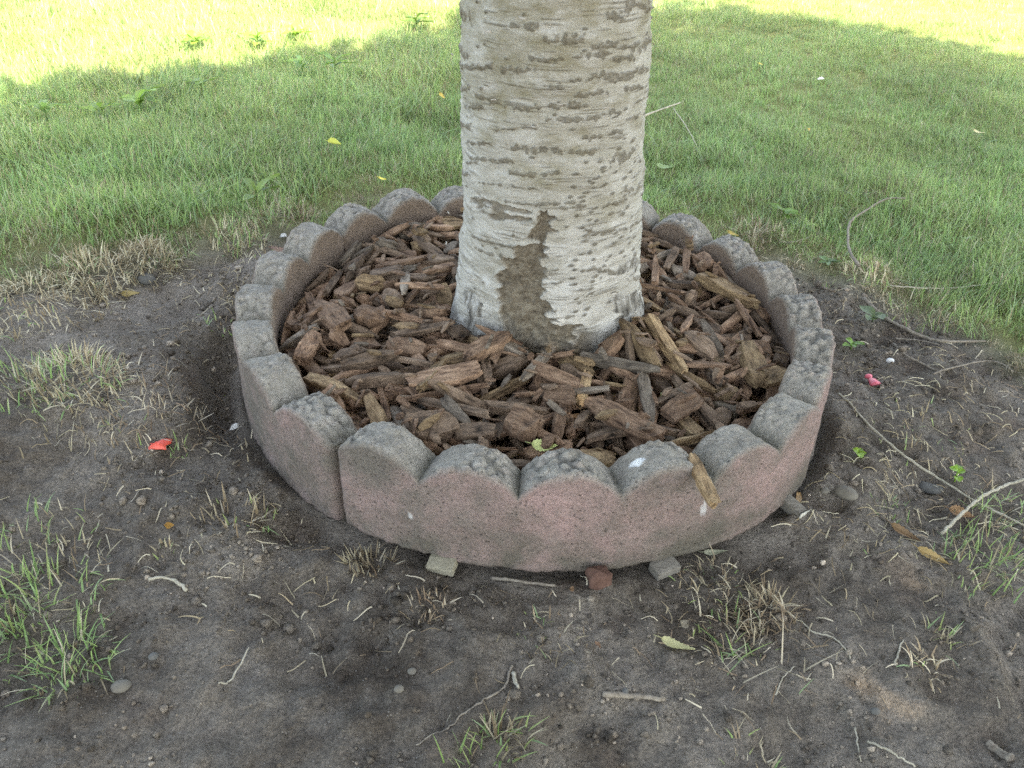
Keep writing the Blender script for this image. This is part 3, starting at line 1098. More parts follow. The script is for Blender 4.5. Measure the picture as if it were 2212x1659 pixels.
def settle(V, x, y, yaw, Lx, w, tiltmax=0.5, jitter=0.12, force=False):
    """rest a chip on whatever lies below it; returns rotation, location or None"""
    ca, sa = math.cos(yaw), math.sin(yaw)
    u, v = np.meshgrid(np.linspace(-.5, .5, 9), np.linspace(-.5, .5, 5))
    fx, fy = x + u * Lx * ca - v * w * sa, y + u * Lx * sa + v * w * ca
    i, j = hgrid(fx.ravel(), fy.ravel())
    GR = HS if force else HG
    h = GR[i, j]
    A = np.column_stack([np.ones(h.size), u.ravel() * Lx, v.ravel() * w])
    k = np.linalg.lstsq(A, h, rcond=None)[0]
    b1 = float(np.clip(k[1], -tiltmax, tiltmax)) + crg.normal() * jitter
    b2 = float(np.clip(k[2], -tiltmax, tiltmax)) + crg.normal() * jitter * 1.3
    ex = np.array([ca, sa, b1])
    ex /= np.linalg.norm(ex)
    ey = np.array([-sa, ca, b2])
    ez = np.cross(ex, ey)
    ez /= np.linalg.norm(ez)
    ey = np.cross(ez, ex)
    Rm_ = np.column_stack([ex, ey, ez])
    W = V @ Rm_.T + np.array([x, y, 0])
    rv = np.hypot(W[:, 0], W[:, 1])
    dt = np.hypot(W[:, 0] - TC[0], W[:, 1] - TC[1])
    tha = np.arctan2(W[:, 0] - TC[0], TC[1] - W[:, 1])
    if not force and (rv.max() > 0.437 or (dt - trunk_r(tha, np.full(len(dt), 0.11))).min() < -0.004):
        return None
    i, j = hgrid(W[:, 0], W[:, 1])
    dz = np.percentile(GR[i, j] - W[:, 2], 70 if force else 78) + (0.003 if force else 0.0)
    W[:, 2] += dz
    for di in (-1, 0, 1):
        for dj in (-1, 0, 1):
            ii, jj = np.clip(i + di, 0, NG - 1), np.clip(j + dj, 0, NG - 1)
            np.maximum.at(HG, (ii, jj), W[:, 2] - 0.0005 * (abs(di) + abs(dj)))
    return Rm_, np.array([x, y, dz]), W


def chip_kind(r, x, y):
    u = r.random()
    small = 0.86 if y > 0.08 else (1.0 if y > -0.12 else 1.22)
    if y < -0.12:
        u = u * 1.12 if u < 0.8 else u
    if u < 0.68:
        return 'sliver', r.uniform(0.050, 0.122) * small, r.uniform(0.010, 0.020), r.uniform(0.007, 0.014)
    if u < 0.87:
        return 'nugget', r.uniform(0.030, 0.054) * small, r.uniform(0.022, 0.036), r.uniform(0.012, 0.022)
    return 'plate', r.uniform(0.050, 0.080) * small, r.uniform(0.026, 0.038), r.uniform(0.008, 0.014)


def lay(r, x, y):
    """direction a chip takes: along the wall where the wall is close"""
    if math.hypot(x, y) > 0.375:
        return math.atan2(y, x) + math.pi / 2 + r.normal() * 0.35
    return r.uniform(0, 6.283)


def spot(r):
    if r.random() < 0.08:
        a = -math.pi / 2 + r.normal() * 0.75
        return 0.418 * math.cos(a), 0.418 * math.sin(a)
    while True:
        x, y = r.uniform(-0.43, 0.43, 2)
        if 0.155 < math.hypot(x - TC[0], y - TC[1]) and math.hypot(x, y) < 0.418:
            return x, y


def too_high(x, y, top):
    """the pile already reaches its level here"""
    i, j = hgrid(np.array([x]), np.array([y]))
    i, j = int(i[0]), int(j[0])
    return HG[max(i - 4, 0):i + 5, max(j - 4, 0):j + 5].mean() > float(mulch_base(np.array(x), np.array(y))) + top


# the lower layers nobody could count
low = {k: MB() for k in ('red', 'dark', 'gold', 'grey')}
cnt = 0
tries = 0
while cnt < 760 and tries < 5000:
    tries += 1
    x, y = spot(crg)
    if too_high(x, y, 0.020):
        continue
    kind, Lx, w, t = chip_kind(crg, x, y)
    V, F, C = chip_mesh(Lx * 0.8, w * 0.85, t, 7, 8, 1.0, crg)
    res = settle(V, x, y, lay(crg, x, y), Lx * 0.8, w)
    if res is None:
        cnt += 0.05
        continue
    c = crg.choice(['red', 'dark', 'gold', 'grey'], p=[0.40, 0.46, 0.07, 0.07])
    low[c].add(res[2], F)
    low[c].more(C)
    cnt += 1
for c, mb in low.items():
    o = mb.build("mulch_chips", M[c], parent=bed, smooth=False)
    o.location = -np.array(bed.location)
    tag(o, kind="stuff")

CN = {'red': 'reddish brown', 'dark': 'dark brown', 'gold': 'golden brown', 'grey': 'grey weathered'}
KN = {'sliver': 'bark sliver', 'nugget': 'bark nugget', 'plate': 'bark plate'}


def add_chip(kind, c, Lx, w, t, x, y, yaw, label=None, curl=None, jitter=0.13, tilt=0.5, force=False):
    V, F, C = chip_mesh(Lx, w, t, 14, 12, 0.6 if force else 0.85, crg, curl)
    res = settle(V, x, y, yaw, Lx, w, tilt, jitter, force)
    if res is None:
        return None
    Rm_, loc, W = res
    o = mesh_obj("bark_chip", V, [F, C], M[c], loc=(0, 0, 0), smooth=False)
    m4 = Matrix.Identity(4)
    for a in range(3):
        for b_ in range(3):
            m4[a][b_] = Rm_[a, b_]
        m4[a][3] = loc[a]
    o.matrix_world = m4
    if label is None:
        dt = math.hypot(x - TC[0], y - TC[1])
        side = int(((math.atan2(x, -y) - PH) % (2 * math.pi)) / (math.pi / 2)) % 4
        B = ("pinkish block", "balloon-side block", "rear block", "trench-side block")[side]
        if dt < 0.215:
            zone = "against trunk facing the " + B
        elif math.hypot(x, y) > 0.36:
            zone = "by the wall of " + B
        else:
            zone = "midway between trunk and " + B
        size = "small" if Lx < 0.05 else ("long" if Lx > 0.078 else "middling")
        if kind == 'nugget':
            size = "small" if Lx < 0.043 else "big"
        rad_ = abs(math.cos(yaw - math.atan2(y - TC[1], x - TC[0])))
        pose = "pointing at the trunk" if rad_ > 0.75 else ("lying crosswise" if rad_ < 0.45 else "lying aslant")
        label = f"{size} {CN[c]} {KN[kind]} {pose} {zone}"
    tag(o, label, "bark chip", "bark chips in the tree ring")
    return o


done = 0
tries = 0
while done < 268 and tries < 6000:
    tries += 1
    x, y = spot(crg)
    if too_high(x, y, 0.024 + 0.016 * min(1.0, tries / 2500)):
        continue
    kind, Lx, w, t = chip_kind(crg, x, y)
    if y > 0.05 and crg.random() < 0.25:
        continue
    pc = [0.40, 0.36, 0.10, 0.14] if x < 0.05 else [0.43, 0.38, 0.14, 0.05]
    c = crg.choice(['red', 'dark', 'gold', 'grey'], p=pc)
    if add_chip(kind, c, Lx, w, t, x, y, lay(crg, x, y)):
        done += 1


# the pile's surface, evened out over a few centimetres, carries the chips that stand out
HS = HG.copy()
for _ in range(3):
    acc = np.zeros_like(HS)
    for di in range(-4, 5):
        for dj in range(-4, 5):
            acc += np.roll(np.roll(HS, di, 0), dj, 1)
    HS = acc / 81.0
HS = np.minimum(HS, HG.max() - 0.004)


def mulch_at(x, y):
    """where a ray through the picture first meets the pile"""
    d = ray(x, y)
    t = np.arange(0.7, 2.2, 0.001)
    P = CAM_O + d * t[:, None]
    i, j = hgrid(P[:, 0], P[:, 1])
    ok_ = (np.hypot(P[:, 0], P[:, 1]) < 0.425) & (P[:, 2] < HS[i, j])
    k = int(np.argmax(ok_)) if ok_.any() else int(np.argmin(np.abs(P[:, 2] - 0.1)))
    return P[k]


# chips that stand out: ends in the picture, width, thickness, colour, label
HERO = [
    ((875, 845), (1040, 790), .050, .012, 'red', 'plate', "largest flat reddish brown bark plate, broad as a hand, before the birch"),
    ((1008, 775), (1100, 738), .036, .020, 'red', 'nugget', "thick orange-brown bark block with pale broken end at the trunk foot"),
    ((752, 838), (872, 832), .022, .018, 'dark', 'sliver', "thick brown bark stick with frayed fibres pointing at the largest plate"),
    ((745, 800), (850, 775), .022, .018, 'dark', 'sliver', "dark rounded bark stick with a greenish edge below a pale splinter"),
    ((655, 805), (790, 878), .022, .014, 'gold', 'sliver', "long golden brown bark stick slanting down to the ring wall"),
    ((798, 878), (835, 945), .024, .014, 'gold', 'sliver', "upright frayed tan bark strip by the ring wall joint"),
    ((960, 880), (1010, 922), .016, .012, 'grey', 'sliver', "pale grey pointed splinter of bark with a dark tip"),
    ((1172, 862), (1240, 866), .042, .010, 'red', 'plate', "rounded smooth reddish bark disc facing up"),
    ((1190, 788), (1255, 752), .036, .016, 'gold', 'nugget', "tan oval bark plate with bright orange edge below the trunk"),
    ((1130, 820), (1195, 752), .014, .012, 'grey', 'sliver', "straight grey-brown bark stick leaning up to the trunk foot"),
    ((1255, 775), (1425, 808), .020, .012, 'grey', 'sliver', "long slim grey-brown bark stick lying crosswise in the mulch"),
    ((1335, 700), (1425, 790), .024, .020, 'gold', 'sliver', "split golden log-like bark stick with dark centre"),
    ((1400, 715), (1480, 800), .020, .016, 'gold', 'sliver', "straight sawn-looking golden brown stick beside the split one"),
    ((1455, 800), (1580, 795), .016, .008, 'red', 'sliver', "thin pale pinkish brown bark strip lying on other chips"),
    ((1385, 820), (1410, 910), .020, .010, 'grey', 'sliver', "dark grey knife-shaped bark chip standing on its point"),
    ((1275, 885), (1420, 945), .046, .020, 'red', 'plate', "large rough flaky reddish bark slab near the front wall"),
    ((1440, 905), (1500, 865), .040, .010, 'red', 'plate', "broad dark red bark plate tilted beside the rough slab"),
    ((1510, 615), (1625, 665), .026, .020, 'gold', 'sliver', "yellow-brown fibrous bark stick near the far right wall"),
    ((1565, 590), (1655, 640), .014, .010, 'grey', 'sliver', "slender grey stick lying against the far right inner wall"),
    ((1100, 920), (1160, 945), .046, .028, 'red', 'nugget', "round reddish brown bark lump before the front wall"),
    ((890, 945), (980, 935), .046, .030, 'dark', 'nugget', "big knobbly brown bark lump behind the front block"),
    ((985, 945), (1065, 935), .030, .014, 'dark', 'sliver', "smooth brown curved bark piece beside the knobbly lump"),
    ((1610, 760), (1640, 830), .040, .022, 'gold', 'plate', "twisted fibrous bark lump tapering to a stringy tail"),
    ((1645, 850), (1705, 800), .048, .024, 'gold', 'plate', "yellowish broken bark chunk against the right inner wall"),
    ((1480, 735), (1545, 770), .040, .016, 'dark', 'plate', "dark grooved bark plate right of the golden sticks"),
    ((690, 660), (740, 715), .046, .018, 'red', 'plate', "broad weathered brown bark plate near the left inner wall"),
    ((600, 745), (690, 725), .022, .014, 'grey', 'sliver', "greyish rounded bark stick touching the left inner wall"),
    ((770, 690), (830, 700), .036, .024, 'red', 'nugget', "pinkish brown chunky bark nugget left of the trunk"),
]
for (p1, p2, w, t, c, kind, lab) in HERO:
    m_ = mulch_at((p1[0] + p2[0]) / 2, (p1[1] + p2[1]) / 2)
    a, b_ = [CAM_O + ray(*q) * ((m_[2] - CAM_O[2]) / ray(*q)[2]) for q in (p1, p2)]
    d = b_ - a
    Lx = min(math.hypot(d[0], d[1]) * 1.05, 0.125)
    add_chip(kind, c, Lx, w, t, (a[0] + b_[0]) / 2, (a[1] + b_[1]) / 2, math.atan2(d[1], d[0]), lab, jitter=0.05, tilt=0.4, force=True)

# crumbs and splinters that have sifted between the chips
crumbs = {k: MB() for k in ('red', 'dark', 'gold', 'grey')}
for _ in range(260):
    x, y = spot(crg)
    Lx = crg.uniform(0.010, 0.034)
    w = Lx * crg.uniform(0.15, 0.6)
    V, F, C = chip_mesh(Lx, w, w * crg.uniform(.3, .7), 4, 6, 1.0, crg)
    res = settle(V, x, y, crg.uniform(0, 6.283), Lx, w, 0.8, 0.3)
    if res is None:
        continue
    c = crg.choice(['red', 'dark', 'gold', 'grey'], p=[0.42, 0.34, 0.14, 0.10])
    crumbs[c].add(res[2], F)
    crumbs[c].more(C)
for c, mb in crumbs.items():
    o = mb.build("mulch_crumbs", M[c], parent=bed, smooth=False)
    o.location = -np.array(bed.location)
    tag(o, kind="stuff")

# chip hanging over the front rim
pa = np.array([0.208, -0.432, 0.146])
pb = np.array([0.228, -0.512, 0.134])
V, F, C = chip_mesh(float(np.linalg.norm(pb - pa)), 0.017, 0.010, 14, 12, 1.0, crg, 0.0)
o = mesh_obj("bark_chip", V, [F, C], M['gold'], loc=(0, 0, 0), smooth=False)
o.matrix_world = Matrix.Translation((pa + pb) / 2) @ Vector(pb - pa).to_track_quat('X', 'Z').to_matrix().to_4x4()
tag(o, "tan splinter of bark hanging over a dip in the pinkish front rim", "bark chip", "bark chips in the tree ring")
# curled scrap in the next dip
pc = np.array([0.072, -0.470, 0.132])
tq = np.linspace(0.2, 4.9, 14)
ring_ = np.stack([0.010 * np.cos(tq), np.zeros(14), 0.010 * np.sin(tq) + 0.008], -1)
Vr = np.concatenate([ring_ + [0, -0.006, 0], ring_ + [0.002, 0.008, 0], ring_ * 0.86 + [0, -0.006, 0.001], ring_ * 0.86 + [0.002, 0.008, 0.001]])
Fr = np.concatenate([np.stack([np.arange(13), np.arange(1, 14), np.arange(15, 28), np.arange(14, 27)], -1),
                     np.stack([np.arange(28, 41), np.arange(42, 55), np.arange(43, 56), np.arange(29, 42)], -1),
                     np.stack([np.arange(13), np.arange(28, 41), np.arange(29, 42), np.arange(1, 14)], -1),
                     np.stack([np.arange(14, 27), np.arange(15, 28), np.arange(43, 56), np.arange(42, 55)], -1)])
o = mesh_obj("curled_leaf", Vr + pc, Fr, M['red'])
tag(o, "tiny curled brown leaf sitting in a dip of the pinkish rim", "leaf")


# ------------------------------------------------------------------ plants and litter
def blade_strip(mb, p, h, w, yaw, lean, bend, col, seg=4, tipcol=None):
    t = np.linspace(0, 1, seg + 1)
    ang = lean + bend * t
    dl = h / seg
    rr = np.concatenate([[0], np.cumsum(np.sin(ang[:-1]) * dl)])
    zz = np.concatenate([[0], np.cumsum(np.cos(ang[:-1]) * dl)])
    dx, dy = math.cos(yaw), math.sin(yaw)
    c = np.stack([p[0] + rr * dx, p[1] + rr * dy, p[2] + np.maximum(zz, -0.004)], -1)
    ww = w * (1 - t ** 1.8) * 0.5 + 0.00012
    s = np.stack([-dy * ww, dx * ww, 0 * ww], -1)
    V = np.empty((2 * (seg + 1), 3))
    V[0::2] = c - s
    V[1::2] = c + s
    k = np.arange(seg) * 2
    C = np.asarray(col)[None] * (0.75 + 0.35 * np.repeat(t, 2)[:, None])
    if tipcol is not None:
        q = np.repeat(t, 2)[:, None] ** 2
        C = C * (1 - q) + np.asarray(tipcol)[None] * q
    mb.add(V, np.stack([k, k + 1, k + 3, k + 2], -1), C)


GREENS = [(0.272, 0.420, 0.132), (0.340, 0.465, 0.165), (0.242, 0.385, 0.140), (0.390, 0.478, 0.182), (0.300, 0.425, 0.208)]
STRAW = [(0.50, 0.43, 0.28), (0.62, 0.55, 0.40), (0.36, 0.28, 0.17), (0.27, 0.20, 0.125)]
pr = np.random.default_rng(8)


def pick(L):
    return np.array(L[pr.integers(0, len(L))]) * pr.uniform(0.85, 1.15)


def tuft_mesh(nb, spread, hlo, hhi, wlo, whi, dry, lean=0.45, bend=0.8, z=None):
    mb = MB()
    sweep = pr.uniform(0, 6.28)
    for _ in range(nb):
        a, r = pr.uniform(0, 6.28), spread * math.sqrt(pr.random())
        col = pick(STRAW) if pr.random() < dry else pick(GREENS)
        tip = pick(STRAW) if pr.random() < 0.12 else None
        yaw = sweep + pr.normal() * 1.1 if pr.random() < 0.7 else a
        p0 = (r * math.cos(a), r * math.sin(a), -0.004)
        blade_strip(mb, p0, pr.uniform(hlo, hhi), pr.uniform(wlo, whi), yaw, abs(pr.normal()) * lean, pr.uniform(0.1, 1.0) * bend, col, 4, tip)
    return mb


# lawn: tufts scattered by geometry nodes, one uncountable mass
src = bpy.data.collections.new("grass_source")
specs = [(44, .045, .022, .060, .0012, .0026, .12, .55, 1.1), (44, .050, .025, .070, .0012, .0030, .10, .60, 1.2), (40, .045, .018, .05, .0012, .0024, .22, .65, 1.2),
         (46, .050, .02, .06, .0012, .0026, .16, .50, 1.0), (44, .050, .02, .065, .0012, .0034, .12, .70, 1.3), (30, .055, .03, .10, .0014, .0040, .08, .50, 1.2),
         (46, .040, .020, .055, .0013, .0026, .55, .7, 1.2), (46, .040, .018, .05, .0012, .0024, .88, .8, 1.3)]
for i, s in enumerate(specs):
    mb = tuft_mesh(*s)
    o = mb.build("grass_source_tuft", M['grass'], loc=(0, 0, 0))
    COL.objects.unlink(o)
    src.objects.link(o)
    o.name = "grass_source_tuft_%d" % i


def lawn_points(x0, x1, y0, y1, step, scale):
    xs_ = np.arange(x0, x1, step)
    ys_ = np.arange(y0, y1, step)
    X, Y = np.meshgrid(xs_, ys_, indexing='ij')
    X = X.ravel() + pr.uniform(-.5, .5, X.size) * step
    Y = Y.ravel() + pr.uniform(-.5, .5, Y.size) * step
    return X, Y, np.full(X.size, scale)


regs = [lawn_points(-2.0, 2.0, -0.4, 1.5, 0.024, 0.95), lawn_points(-2.9, 2.9, 1.5, 3.6, 0.030, 0.95), lawn_points(-5.0, 5.0, 3.6, 7.5, 0.07, 1.5),
        lawn_points(-5.0, -2.0, -1.5, 1.5, 0.07, 1.4), lawn_points(2.0, 5.0, -1.5, 1.5, 0.07, 1.4), lawn_points(-5, -2.9, 1.5, 3.6, 0.07, 1.4), lawn_points(2.9, 5, 1.5, 3.6, 0.07, 1.4)]
X = np.concatenate([r[0] for r in regs])
Y = np.concatenate([r[1] for r in regs])
S = np.concatenate([r[2] for r in regs])
lm = lawn_mask(X, Y)
thin = 0.80 + 0.35 * n2(X, Y, 0.25, 3, 55)
ok = (pr.random(X.size) < lm * np.clip(thin, 0.25, 1)) & (np.hypot(X, Y) > 0.56)
X, Y, S, lm = X[ok], Y[ok], S[ok], lm[ok]
edge = np.clip(Y - lawn_edge(X), 0, 5)
dryp = np.clip(0.95 * np.exp(-(edge / 0.20) ** 1.5), 0, 1) + 0.16 * sstep(0.15, 0.5, n2(X, Y, 0.5, 3, 57))
u = pr.random(X.size)
idx = np.where(u < dryp * 0.45, 7, np.where(u < dryp, 6, pr.integers(0, 6, X.size)))
hs = S * pr.uniform(0.75, 1.2, X.size) * (0.85 + 0.3 * n2(X, Y, 0.35, 2, 58)) * (0.80 + 0.30 * sstep(0.05, 0.45, edge)) * np.where(X > 0.3, 0.72, 0.95)
rot = np.column_stack([pr.normal(0, 0.15, X.size), pr.normal(0, 0.15, X.size), 2.2 * n2(X, Y, 0.6, 2, 59) * 2 + pr.normal(0, 1.3, X.size)])
me = bpy.data.meshes.new("grass")
me.vertices.add(X.size)
me.vertices.foreach_set("co", np.column_stack([X, Y, ground_z(X, Y)]).astype(np.float32).ravel())
for nm, ty, v, key in (("rot", 'FLOAT_VECTOR', rot, "vector"), ("scl", 'FLOAT', hs, "value"), ("idx", 'INT', idx, "value")):
    a = me.attributes.new(nm, ty, 'POINT')
    a.data.foreach_set(key, np.asarray(v, np.int32 if ty == 'INT' else np.float32).ravel())
grass = bpy.data.objects.new("grass", me)
COL.objects.link(grass)
tag(grass, "green lawn grass surrounding the bare soil round the birch", "grass", kind="stuff")
ng = bpy.data.node_groups.new("scatter_grass", 'GeometryNodeTree')
ng.interface.new_socket("Geometry", in_out='INPUT', socket_type='NodeSocketGeometry')
ng.interface.new_socket("Geometry", in_out='OUTPUT', socket_type='NodeSocketGeometry')
N = ng.nodes
gi, go = N.new("NodeGroupInput"), N.new("NodeGroupOutput")
iop, ci_ = N.new("GeometryNodeInstanceOnPoints"), N.new("GeometryNodeCollectionInfo")
ci_.inputs["Collection"].default_value = src
ci_.inputs["Separate Children"].default_value = True
ci_.inputs["Reset Children"].default_value = True
iop.inputs["Pick Instance"].default_value = True


def named(nm, ty):
    nd = N.new("GeometryNodeInputNamedAttribute")
    nd.data_type = ty
    nd.inputs["Name"].default_value = nm
    return nd.outputs["Attribute"]


e2r = N.new("FunctionNodeEulerToRotation")
ng.links.new(named("rot", 'FLOAT_VECTOR'), e2r.inputs[0])
ng.links.new(gi.outputs[0], iop.inputs["Points"])
ng.links.new(ci_.outputs[0], iop.inputs["Instance"])
ng.links.new(named("idx", 'INT'), iop.inputs["Instance Index"])
ng.links.new(e2r.outputs[0], iop.inputs["Rotation"])
ng.links.new(named("scl", 'FLOAT'), iop.inputs["Scale"])
ng.links.new(iop.outputs[0], go.inputs[0])
md = grass.modifiers.new("scatter", 'NODES')
md.node_group = ng


def place_tuft(px_, py_, label, n=60, spread=.03, h=(.02, .06), w=(.0014, .0026), dry=0.9, lean=.6, bend=.9, name="grass_tuft", cat="grass tuft", group=None, mound=0.0):
    p = at(px_, py_)
    mb = tuft_mesh(n, spread, h[0] * .8, h[1] * .8, w[0], w[1], dry, lean * 1.25, bend * 1.2)
    for V in mb.V:
        cx, cy = V[:2, 0].mean(), V[:2, 1].mean()
        q = math.hypot(cx, cy) / spread
        V[:, 2] += float(ground_z(p[0] + cx, p[1] + cy)) - p[2] + mound * max(0, 1 - q * q)
        V[:, :2] += p[:2]
        V[:, 2] += p[2]
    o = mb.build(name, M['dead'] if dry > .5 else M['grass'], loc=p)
    return tag(o, label, cat, group or "tufts on the bare soil")


T = place_tuft
T(800, 1225, "cropped pale straw tuft on the soil before the joint of the front block", 110, .032, (.018, .040), (.0018, .0034), dry=1, lean=.5, bend=.3)
T(925, 1318, "curved row of pale straw stubble below the left wooden shim", 70, .026, (.015, .035), (.0018, .0034), dry=1, lean=.7, bend=.4)
T(1190, 1375, "thin straw and green tuft on bare soil before the front block", 70, .045, (.015, .035), dry=.8, lean=.8)
T(1540, 1265, "tangled straw tuft with yellow green blades below the grey shim", 120, .048, (.016, .042), (.0014, .0028), dry=.88, lean=.8, bend=1.2)
T(1575, 1375, "loose straw tuft with green blades next to the pale fallen leaf", 110, .048, (.016, .045), (.0014, .0028), dry=.78, lean=.8, bend=1.1)
T(1660, 1325, "matted straw clump with curled ends right of the pale fallen leaf", 200, .040, (.015, .038), (.0016, .003), dry=1, lean=.9, bend=1.0, mound=.014)
T(1640, 1430, "sparse long flat grass blades straying over dark soil", 45, .06, (.03, .08), dry=.6, lean=1.2, bend=.4)
T(490, 1128, "spiky straw tuft with flat pale stalks on the left soil", 60, .045, (.02, .05), (.002, .004), dry=.85, lean=.9, bend=.2)
T(560, 1115, "fan of flat pale straw blades beside the sunken soil", 35, .028, (.02, .045), (.002, .004), dry=.8, lean=.8, bend=.2)
T(355, 1190, "small pale grass sprout on the left soil", 22, .015, (.012, .028), (.002, .0035), dry=.7, lean=.5, bend=.3)
T(1085, 1598, "green and straw grass tuft by itself at the path's bare edge", 75, .028, (.02, .05), (.0018, .0034), dry=.5, lean=.55, bend=.9)
T(985, 1640, "few upright green grass blades sprouting from dark soil", 12, .02, (.03, .06), (.002, .003), dry=.1, lean=.3, bend=.4)
T(1620, 1645, "yellowing straw tuft with a small green sprout in the soil", 50, .03, (.015, .035), dry=.75, lean=.8)
T(2000, 1440, "curled pale straw knot with few green blades on smooth soil", 60, .020, (.015, .04), (.002, .0034), dry=.85, lean=.9, bend=1.6)
T(2030, 1385, "thin green and straw blades beside the pale straw knot", 35, .03, (.02, .045), dry=.5, lean=.9)
T(1930, 1100, "small yellow green grass tuft near the smooth oval pebble", 45, .03, (.012, .03), dry=.5, lean=.8)
T(1895, 1180, "short straw wisps on the right hand soil", 30, .03, (.012, .03), dry=.9, lean=1.0)
T(2130, 1215, "low green grass clump under the crossing stalks", 150, .07, (.02, .06), dry=.35, lean=.6)
T(2180, 1120, "loose green grass clump beside the crossing stalks", 120, .06, (.02, .06), dry=.4, lean=.6)
T(1990, 930, "thin litter of straw and green blades on the right soil", 90, .09, (.012, .04), dry=.75, lean=1.1)
T(1960, 985, "flattened straw wisps beside the long thin stalk", 60, .06, (.012, .04), dry=.8, lean=1.1)
T(1880, 600, "round brownish turf clump behind the curved twig", 200, .055, (.015, .045), dry=.8, lean=.8, bend=1.3, mound=.02)
T(1640, 512, "dead brown tuft behind the far right block", 200, .060, (.02, .05), dry=.95, lean=.8, bend=1.2, mound=.02)
T(1990, 690, "mixed green clump fringing the right lawn edge", 160, .08, (.02, .06), dry=.45, lean=.6)
T(640, 470, "pale dead tuft drooping behind the left rear scallop", 170, .042, (.03, .06), dry=.9, lean=.7, bend=1.5)
T(490, 520, "straw tuft with green blades at the lawn edge left of the ring", 150, .05, (.025, .06), dry=.7, lean=.6, bend=1.3)
T(560, 545, "short pale stubble close to the left rear block", 110, .05, (.012, .03), (.0016, .003), dry=.97, lean=.8, bend=.6)
T(520, 640, "pale stubble strip hugging the left block", 60, .03, (.01, .025), (.0016, .003), dry=1, lean=.9, bend=.5)
T(470, 700, "low green sprouts on the trench bank", 60, .035, (.012, .03), (.002, .0035), dry=.4, lean=.8)
T(325, 578, "upturned brown turf clod with dead roots", 420, .055, (.02, .045), (.0014, .0026), dry=1, lean=.9, bend=1.6, mound=.040)
T(200, 610, "dry brown turf mat beside the upturned clod", 460, .085, (.02, .045), (.0014, .0026), dry=.95, lean=.9, bend=1.6, mound=.025)
T(70, 650, "ragged edge of dead brown turf on the left bank", 700, .13, (.02, .045), (.0014, .0026), dry=.95, lean=.9, bend=1.6, mound=.03)
T(170, 830, "rounded straw-topped turf clump in the left soil", 480, .075, (.02, .045), (.0014, .0026), dry=.85, lean=.9, bend=1.5, mound=.035)
T(40, 850, "green grass clump behind the straw-topped turf", 190, .075, (.02, .06), dry=.35, lean=.6)
T(250, 890, "flattened dead grass strewn before the turf clump", 190, .11, (.015, .045), dry=.92, lean=1.2, bend=.5)
T(330, 905, "matted dead straw patch above the red balloon scrap", 170, .08, (.015, .04), dry=.95, lean=1.2, bend=.5)
T(385, 972, "small green and straw sprout touching the red balloon scrap", 36, .016, (.01, .03), (.002, .0035), dry=.5, lean=.7)
T(500, 970, "pale straw wisps near the trench beside the red scrap", 60, .05, (.012, .03), (.0016, .003), dry=1, lean=1.1, bend=.4)
T(90, 1340, "big green grass clump sprawling over the left soil", 230, .085, (.02, .060), (.0014, .003), dry=.32, lean=1.15, bend=.9)
T(15, 1310, "tall green blades at the edge of the sprawling clump", 100, .05, (.03, .08), (.0016, .0032), dry=.12, lean=.5, bend=.8)
T(150, 1430, "green grass fringe hanging toward the tan stone", 130, .045, (.03, .07), (.0016, .003), dry=.15, lean=.8, bend=1.0)
T(130, 1240, "sparse straw and green blades above the sprawling clump", 70, .06, (.02, .05), dry=.7, lean=.9)
T(150, 1150, "thin pale grass sprigs on the sloping left soil", 45, .05, (.015, .04), dry=.75, lean=.8)
T(60, 1150, "green sprigs on the sloping left soil", 40, .04, (.02, .05), dry=.35, lean=.8)

# straw litter lying flat
mb = MB()
cl = np.random.default_rng(30)
zones = [(300, 900, .16, 190), (420, 760, .2, 90), (500, 600, .12, 120), (700, 1180, .18, 60), (1450, 1280, .22, 80), (1600, 1380, .16, 80), (1950, 980, .26, 260), (2050, 820, .22, 200),
         (1900, 1350, .25, 50), (1050, 1400, .3, 18), (1100, 1600, .3, 16), (500, 1250, .25, 20), (2050, 1150, .2, 150), (1750, 1100, .1, 60), (150, 1200, .2, 80), (1700, 560, .12, 120), (1850, 650, .12, 130), (900, 1260, .2, 50)]
for px_, py_, r, k in zones:
    c = at(px_, py_)
    for _ in range(k):
        x, y = c[0] + cl.normal() * r * .6, c[1] + cl.normal() * r * .45
        if math.hypot(x, y) < 0.53:
            continue
        Lb = cl.uniform(.008, .04)
        yaw, cv = cl.uniform(0, 6.28), cl.normal() * 0.55
        s = np.linspace(0, 1, 5)
        aa = yaw + cv * s
        qx, qy = x + np.cumsum(np.cos(aa)) * Lb / 5, y + np.cumsum(np.sin(aa)) * Lb / 5
        qz = ground_z(qx, qy) + 0.0015 + cl.uniform(0, .004) * np.sin(s * 3.1)
        w = cl.uniform(.0004, .0011) * (1 - .6 * s)
        V = np.empty((10, 3))
        V[0::2] = np.stack([qx - np.sin(aa) * w, qy + np.cos(aa) * w, qz], -1)
        V[1::2] = np.stack([qx + np.sin(aa) * w, qy - np.cos(aa) * w, qz + .0006], -1)
        kk = np.arange(4) * 2
        mb.add(V, np.stack([kk, kk + 1, kk + 3, kk + 2], -1), pick(STRAW) * cl.uniform(.6, 1.15))
o = mb.build("straw_litter", M['dead'])
tag(o, "short dry straw bits strewn over the bare soil", "straw", kind="stuff")

